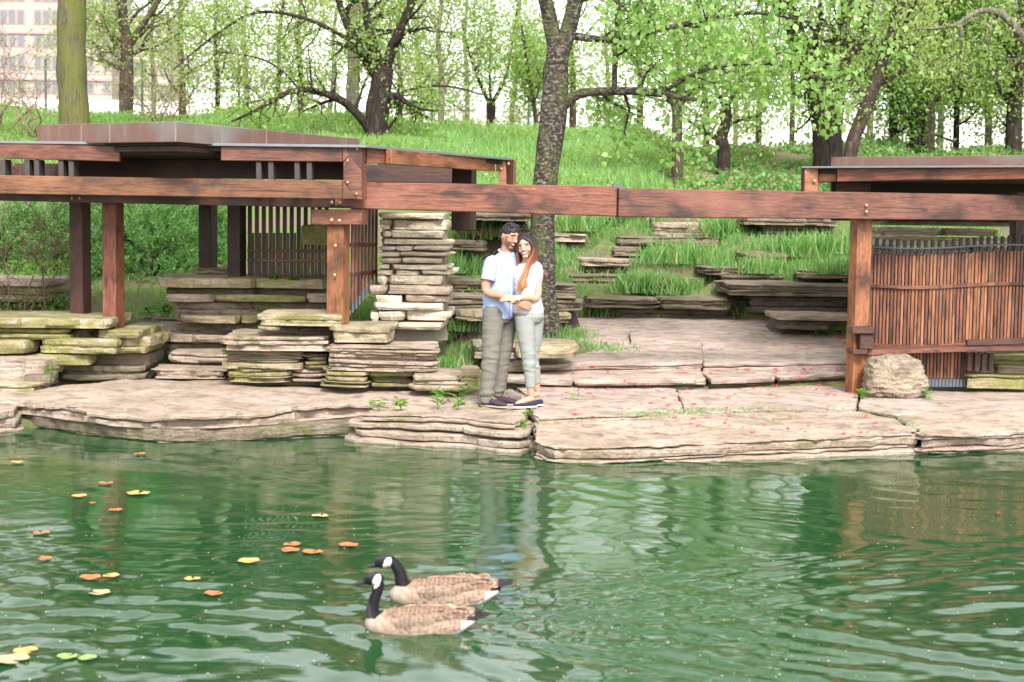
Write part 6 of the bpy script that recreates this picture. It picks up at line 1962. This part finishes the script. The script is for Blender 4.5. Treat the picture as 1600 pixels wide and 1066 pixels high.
# ------------------------------------------------------------------ two geese
def feather_mat():
    m, nt, b = NM('goose_plumage')
    a = nd(nt, 'Attribute', attribute_name='Col')
    nt.links.new(a.outputs['Color'], b.inputs['Base Color'])
    b.inputs['Roughness'].default_value = 0.7
    b.inputs['Specular IOR Level'].default_value = 0.25
    bump(nt, noise_t(nt, coords(nt, scale=(12, 30, 30)), 3, 4), 0.3, 0.005, b)
    return m
M['goose'] = feather_mat()
def goose(label, gp, neck, head, bill, sc, seed, tailup=0.0):
    """neck: centre line points; head: centre; bill: tip (metres from the water line under the body)"""
    t = thing('goose', gp, label, 'goose', 'geese swimming on the pond')
    Xd, Yd, Zd = U3((1, 0, 0)), U3((0, 1, 0)), U3((0, 0, 1))
    pa = []
    rg_ = [(-.275, .030, .018, .020), (-.255, .030, .048, .042), (-.21, .030, .080, .062), (-.14, .030, .104, .078), (-.03, .028, .118, .088), (.08, .030, .113, .083), (.16, .040, .092, .066), (.215, .055, .066, .045), (.255, .064, .040, .024), (.275, .068, .022, .012)]
    pa.append(loft([(U3((x, 0, z)) * sc, Yd, w * sc, Zd, h * sc) for x, z, w, h in rg_], 28))
    for s in (1, -1):
        wg = [(-.135, .080, .054, .022, .036), (-.08, .094, .057, .024, .046), (.02, .089, .068, .024, .047), (.11, .068, .082, .022, .040), (.19, .044, .096, .020, .026), (.25, .022, .100, .014, .013), (.295, .006, .102, .008, .006)]
        pa.append(loft([(U3((x, s * y, z)) * sc, nrmz((0, 1, -0.35 * s)), w * sc, nrmz((0, 0.35 * s, 1)), h * sc) for x, y, z, w, h in wg], 16))
    tl = [(.20, .062, .050, .016), (.26, .074 + tailup, .052, .010), (.31, .084 + tailup, .046, .007), (.335, .090 + tailup, .030, .005)]
    pa.append(loft([(U3((x, 0, z)) * sc, Yd, w * sc, Zd, h * sc) for x, z, w, h in tl], 14))
    nr_ = [0.050, 0.036, 0.029, 0.026, 0.025, 0.026][:len(neck)]
    pa.append(limb_v([U3(p) * sc for p in neck], [r * sc for r in nr_], 16))
    hd, bl = U3(head) * sc, U3(bill) * sc
    bd = nrmz(bl - hd)
    sd = nrmz(np.cross(bd, (0, 0, 1))); hu = np.cross(sd, bd)
    pa.append(ball(hd, 0.030 * sc, 0.048 * sc, 0.032 * sc, sd, bd, hu, 18))
    pa.append(loft([(hd + bd * 0.030 * sc, sd, 0.021 * sc, hu, 0.022 * sc), (hd + bd * 0.055 * sc - hu * 0.003 * sc, sd, 0.015 * sc, hu, 0.013 * sc), (bl * 0.8 + hd * 0.2 - hu * 0.004 * sc, sd, 0.0125 * sc, hu, 0.0075 * sc), (bl - hu * 0.004 * sc, sd, 0.006 * sc, hu, 0.005 * sc)], 12))
    me = fuse(pa, 0.0042 * sc, 2)
    nk = U3([U3(p) for p in neck])
    def paint(co):
        p = co / sc
        x, y, z = p[:, 0], np.abs(p[:, 1]), p[:, 2]
        n = len(p)
        nz1 = fnoise(p, (9, 9, 9), seed)
        base = U3((0.25, 0.155, 0.10))
        light = U3((0.48, 0.36, 0.275))
        # curved feather rows on flank and wing
        rowp = (x * 42 + 3.0 * np.sin(z * 30 + x * 6) + 26 * (z - 0.06) ** 2 * 40 + nz1 * 0.8)
        bar_ = 0.5 + 0.5 * np.sin(rowp * 2.1)
        col = base[None] * (1 - 0.62 * bar_[:, None]) + light[None] * 0.62 * bar_[:, None]
        col *= (0.92 + 0.22 * nz1)[:, None]
        top = np.clip((z - 0.115) / 0.03, 0, 1)[:, None]
        col = col * (1 - 0.4 * top) + U3((0.22, 0.14, 0.095)) * 0.4 * top
        def blend(mask, c):
            m = np.clip(mask, 0, 1)[:, None]
            return col * (1 - m) + U3(c) * m
        col = blend((-0.165 - x) / 0.07, (0.34, 0.27, 0.225))                       # breast
        col = blend((0.045 - z) / 0.03 * (x < 0.16), (0.33, 0.25, 0.20))           # belly
        ws = (np.abs(z - 0.072 - 0.10 * (x + 0.1)) < 0.006) & (x > -0.10) & (x < 0.16)
        col[ws] = U3((0.55, 0.44, 0.35))                                           # wing edge
        col = blend(np.clip((x - 0.155) / 0.02, 0, 1) * np.clip((0.070 - z) / 0.012, 0, 1), (0.80, 0.74, 0.72))  # rump
        pr_ = (x > 0.17) & (z > 0.082)
        st = 0.5 + 0.5 * np.sin(y * 420 + z * 200)
        col[pr_] = (U3((0.10, 0.07, 0.06))[None] * st[:, None] + U3((0.36, 0.25, 0.18))[None] * (1 - st[:, None]))[pr_]
        col[(x > 0.262) & (z > 0.06)] = U3((0.022, 0.018, 0.02))
        col[(x > 0.225) & (z < 0.084) & (z > 0.066)] = U3((0.022, 0.018, 0.02))
        # black stocking of neck and head
        dmin = np.full(n, 9.0)
        for i in range(len(nk) - 1):
            a, b = nk[i], nk[i + 1]
            tt = np.clip(((p - a) @ (b - a)) / np.dot(b - a, b - a), 0, 1)
            dmin = np.minimum(dmin, np.linalg.norm(p - (a + tt[:, None] * (b - a)), axis=1))
        zl = nk[1][2] - 0.004 + 0.10 * (x - nk[1][0])
        blk = (dmin < 0.052) & (z > zl)
        blk |= np.linalg.norm(p - U3(head), axis=1) < 0.075
        blk |= (np.linalg.norm(p - U3(bill), axis=1) < 0.06)
        col[blk] = U3((0.006, 0.005, 0.008))
        d = p - U3(head)
        bd_ = nrmz(U3(bill) - U3(head)); hu_ = nrmz(U3((0, 0, 1)) - bd_ * bd_[2])
        fx, uz = d @ bd_, d @ hu_
        ck = ((fx + 0.018 + 0.45 * uz) / 0.021) ** 2 + ((uz + 0.012) / 0.033) ** 2 < 1
        col[ck & (np.abs(p[:, 1]) > 0.004) & (np.linalg.norm(d, axis=1) < 0.06)] = U3((0.60, 0.51, 0.46))
        bk = (fx > 0.050) & blk
        col[bk] = U3((0.035, 0.034, 0.040))
        crown_ = blk & (uz > 0.018) & (np.linalg.norm(d, axis=1) < 0.06)
        col[crown_] = U3((0.030, 0.028, 0.034))
        return np.clip(col, 0, 1)
    def dsp(co):
        p = co / sc
        x, z = p[:, 0], p[:, 2]
        rowp = (x * 42 + 3.0 * np.sin(z * 30 + x * 6) + 26 * (z - 0.06) ** 2 * 40)
        return np.where((x > -0.15) & (x < 0.2) & (z > 0.02), 0.0012 * np.sin(rowp * 2.1), 0) + 0.0008 * fnoise(p, (40, 40, 40), seed)
    b = obj('body', finish(me, 'goose_body', M['goose'], paint, dsp), t, Matrix.Translation(gp))
    # overlapping feathers on back, wings and flank
    tree_ = BVHTree.FromPolygons([tuple(v.co) for v in b.data.vertices], [tuple(f.vertices) for f in b.data.polygons])
    FV, FF, FC = [], [], []
    rf_ = random.Random(seed)
    for ci in range(17):
        x = -0.175 + 0.0215 * ci
        for ri in range(15):
            for s in (1, -1):
                th = 0.12 + ri * 0.115 + (0.057 if ci % 2 else 0)
                if th > 1.72: continue
                dv = Vector((0, s * math.sin(th), math.cos(th)))
                src = (Vector((x + rf_.uniform(-.004, .004), 0, 0.045)) + dv * 0.35) * sc
                loc, nn, _, _ = tree_.ray_cast(src, -dv)
                if loc is None or loc.z < 0.012 * sc: continue
                big = 1.0 + 0.9 * max(0, (x + 0.02) / 0.2) * (th < 1.1)
                ln, wd = 0.032 * big * sc * rf_.uniform(.9, 1.1), 0.026 * sc * rf_.uniform(.85, 1.1)
                ax_ = (Vector((1, 0, 0)) - nn * nn.x).normalized()
                ax_ = (ax_ + nn * 0.015 + Vector((0, 0, -0.12 if th > 0.9 else 0.02))).normalized()
                sd_ = nn.cross(ax_).normalized()
                k0 = len(FV)
                flank = th > 1.15
                dk = U3((0.20, 0.125, 0.085)) if not flank else U3((0.235, 0.165, 0.12))
                lt = U3((0.31, 0.22, 0.16)) if not flank else U3((0.31, 0.235, 0.18))
                if x < -0.13: dk, lt = dk * 1.25, lt * 1.05
                dk = dk * rf_.uniform(.8, 1.2)
                o_ = loc + nn * 0.0006
                FV.append(tuple(o_)); FC.append(dk)
                for (a_, w_, cc) in ((0.35, 0.46, dk), (0.72, 0.50, dk * 0.8), (0.92, 0.36, lt), (1.0, 0.0, lt), (0.92, -0.36, lt), (0.72, -0.50, dk * 0.8), (0.35, -0.46, dk)):
                    FV.append(tuple(o_ + ax_ * ln * a_ + sd_ * wd * w_ + nn * (0.0012 + 0.001 * a_ - 0.0022 * abs(w_)) * sc)); FC.append(cc)
                FV.append(tuple(o_ + ax_ * ln * 0.70 + nn * 0.0030 * sc)); FC.append(dk * 0.9)
                c_ = k0 + 8
                for j in range(8):
                    FF.append((k0 + j, k0 + (j + 1) % 8, c_))
    fm_ = mk_mesh('feathers', FV, FF, M['goose'], 180)
    at = fm_.color_attributes.new('Col', 'FLOAT_COLOR', 'POINT')
    at.data.foreach_set('color', np.concatenate([U3(FC), np.ones((len(FC), 1))], 1).astype(np.float32).ravel())
    tag(obj('feathers', fm_, t, Matrix.Translation(gp)), kind='stuff')
    me_ = plain_mat('goose_eye', (0.01, 0.008, 0.008), 0.1, 0.0)
    for s in (1, -1):
        bv, bf = ball(hd + bd * 0.016 * sc + hu * 0.009 * sc + sd * 0.0268 * sc * s, 0.0045 * sc, 0.005 * sc, 0.005 * sc, k=10)
        obj('eye', mk_mesh('eye', bv, bf, me_, 180), t, Matrix.Translation(gp))
    return t
g1 = GOOSE[0]; g2 = GOOSE[1]
goose('nearer goose with long upright black neck', Vector((g1.x - 0.03, g1.y, ZW - 0.005)), [(-.205, 0, .02), (-.238, 0, .070), (-.237, 0, .13), (-.218, 0, .19), (-.208, 0, .225), (-.222, 0, .250)], (-.235, 0, .256), (-.338, 0, .228), 1.0, 3)
goose('farther goose with forward curved black neck and white rump', Vector((g2.x + 0.02, g2.y, ZW - 0.005)), [(-.19, 0, .03), (-.215, 0, .085), (-.228, 0, .14), (-.255, 0, .185), (-.285, 0, .205), (-.300, 0, .205)], (-.305, 0, .197), (-.395, 0, .172), 1.06, 9, 0.012)

# ------------------------------------------------------------------ floating leaves
M['pad_orange'] = plain_mat('orange_lily_leaf', (0.46, 0.15, 0.045), 0.4, 0.35, 40)
M['pad_yellow'] = plain_mat('yellow_lily_leaf', (0.50, 0.33, 0.09), 0.4, 0.3, 40)
M['pad_green'] = plain_mat('green_lily_leaf', (0.23, 0.36, 0.10), 0.4, 0.3, 30)
M['pad_pale'] = plain_mat('faded_lily_leaf', (0.44, 0.34, 0.18), 0.4, 0.3, 30)
def pad(px, py, w, mat, lab, seed, rot=0.0):
    p = G(px, py, ZW)
    rr_ = random.Random(seed)
    r = w / 2 / FPX * p.y
    nn = 22
    V = [(0, 0, 0.002)]
    for ring_ in (0.5, 1.0):
        for j in range(nn):
            a = 0.22 + (2 * math.pi - 0.44) * j / (nn - 1)
            rad = r * ring_ * (1 + 0.05 * math.sin(3 * a + seed))
            V.append((rad * math.cos(a) * 0.9, rad * math.sin(a), 0.003 + 0.10 * r * (ring_ ** 2) * (0.4 + 0.8 * math.sin(2 * a + seed) ** 2)))
    Fc = [(0, 1 + j, 2 + j) for j in range(nn - 1)]
    Fc += [(1 + j, 1 + nn + j, 2 + nn + j, 2 + j) for j in range(nn - 1)]
    o = obj('lily_pad', mk_mesh('lily_pad', V, Fc, M[mat], 180), None, Matrix.Translation((p.x, p.y, ZW + 0.006)) @ Matrix.Rotation(rr_.uniform(0, 6.28), 4, 'Z'))
    tag(o, lab, 'lily pad', 'floating lily leaves')
for k, (px, py, w, m_, lab) in enumerate([
        (219, 711, 20, 'pad_orange', 'lone orange leaf floating close under the broad shore slab'), (28, 724, 22, 'pad_yellow', 'yellowish leaf floating at the left edge near the shore'), (124, 777, 26, 'pad_yellow', 'yellow leaf left of the post reflections'),
        (165, 757, 24, 'pad_orange', 'dull orange leaf nearest above two others left'), (216, 773, 38, 'pad_yellow', 'wide pale yellow leaf right of the post reflections'), (144, 788, 12, 'pad_orange', 'tiny orange leaf between yellow and red leaves at left'),
        (181, 799, 22, 'pad_orange', 'bright orange leaf below the post reflections'), (64, 835, 26, 'pad_orange', 'brownish leaf alone at the left'), (501, 808, 27, 'pad_pale', 'pale leaf alone midway between shore and geese'),
        (69, 875, 24, 'pad_orange', 'orange leaf low at the left edge'), (141, 905, 36, 'pad_orange', 'large orange leaf touching a yellow one at left'), (174, 902, 28, 'pad_yellow', 'yellow leaf touching a large orange one'),
        (156, 929, 36, 'pad_pale', 'pale leaf just below the touching orange and yellow pair'), (300, 907, 26, 'pad_yellow', 'golden leaf left of centre, smaller of two'), (334, 930, 31, 'pad_orange', 'orange leaf nearest left of the geese'),
        (389, 879, 38, 'pad_yellow', 'golden leaf left of the cluster of three'), (457, 853, 29, 'pad_orange', 'back leaf of the cluster of three orange leaves'), (453, 862, 33, 'pad_orange', 'front left leaf of the orange cluster of three'),
        (488, 865, 34, 'pad_orange', 'right leaf of the orange cluster of three'), (544, 854, 33, 'pad_orange', 'orange leaf just above the geese heads'), (18, 1034, 60, 'pad_pale', 'largest pale leaf in the bottom left corner'),
        (105, 1029, 34, 'pad_green', 'green leaf, left of two at bottom left'), (137, 1031, 32, 'pad_green', 'green leaf, right of two at bottom left'), (40, 1020, 40, 'pad_yellow', 'yellow green leaf behind the largest corner leaf')]):
    pad(px, py, w, m_, lab, k)

# ------------------------------------------------------------------ red petals
M['petal'] = plain_mat('red_petal', (0.72, 0.02, 0.05), 0.5, 0.25, 30)
pmesh = []
for k in range(3):
    rr_ = random.Random(k)
    n_ = 8
    V = [(0, 0, 0.006)] + [(math.cos(6.2832 * j / n_) * 0.019 * rr_.uniform(.6, 1.2), math.sin(6.2832 * j / n_) * 0.015 * rr_.uniform(.6, 1.2), rr_.uniform(0.0, 0.013)) for j in range(n_)]
    pmesh.append(mk_mesh('petal', V, [(0, 1 + j, 1 + (j + 1) % n_) for j in range(n_)], M['petal']))
rr_ = random.Random(12)
spots = []
for k in range(70): spots.append((rr_.uniform(885, 1322), 603 - (rr_.uniform(0, 1)) * 1 + rr_.gauss(0, 2.5)))
for k in range(26): spots.append((rr_.uniform(1200, 1325), rr_.gauss(596, 4)))
for k in range(60): spots.append((rr_.uniform(835, 1330), 606 + abs(rr_.gauss(0, 18))))
for k in range(46): spots.append((rr_.uniform(900, 1400), rr_.uniform(648, 685)))
for k in range(46): spots.append((rr_.uniform(870, 1325), rr_.uniform(574, 585)))
for k in range(40): spots.append((1210 + rr_.uniform(0, 115), 520 + rr_.uniform(0, 10) + (rr_.random() ** 2) * 18))
for k in range(8): spots.append((rr_.uniform(920, 1200), rr_.uniform(505, 555)))
for px, py in spots:
    p = hit(px, py)
    if p.z > 0.5 or p.z < -0.1: continue
    o = obj('petal', pmesh[rr_.randint(0, 2)], None, Matrix.Translation(p + Vector((0, 0, 0.003))) @ Matrix.Rotation(rr_.uniform(0, 6.28), 4, 'Z') @ Matrix.Scale(rr_.uniform(0.6, 1.6), 4))
    lb_ = ('red petal on the long shore slab beside the pond' if py > 645 else 'red petal on the paving of the landing right of the couple' if py > 607 else 'red petal along the foot of the lower long step' if py > 590 else 'red petal on the tread of the lower long step' if py > 570 else 'red petal on the upper terrace near the low stone kerb')
    tag(o, lb_, 'petal', 'red petals scattered on the stone')
for px, py, lab in ((1558, 803, 'red petal floating alone on the water at right'), (815, 711, 'red petal floating in the notch between slabs, left one'), (833, 712, 'red petal floating in the notch between slabs, right one')):
    p = G(px, py, ZW)
    tag(obj('floating_petal', pmesh[0], None, Matrix.Translation((p.x, p.y, ZW + 0.006)) @ Matrix.Scale(1.1, 4)), lab, 'petal')

# ------------------------------------------------------------------ pale pollen specks on the water
nr = np.random.default_rng(44)
V, Fc = [], []
for k in range(420):
    px, py = nr.uniform(0, 1600), 740 + 326 * nr.random() ** 0.8
    q = G(px, py, ZW)
    r_ = nr.uniform(0.0025, 0.0065)
    b0_ = len(V)
    for j in range(6):
        V.append((q.x + r_ * math.cos(j * 1.0472), q.y + r_ * math.sin(j * 1.0472), ZW + 0.006))
    Fc.append(tuple(range(b0_, b0_ + 6)))
M['pollen'] = plain_mat('pale_pollen', (0.55, 0.52, 0.36), 0.8, 0.2)
tag(obj('pollen_specks', mk_mesh('pollen_specks', V, Fc, M['pollen'])), 'tiny pale specks drifting on the pond', 'specks', kind='stuff')
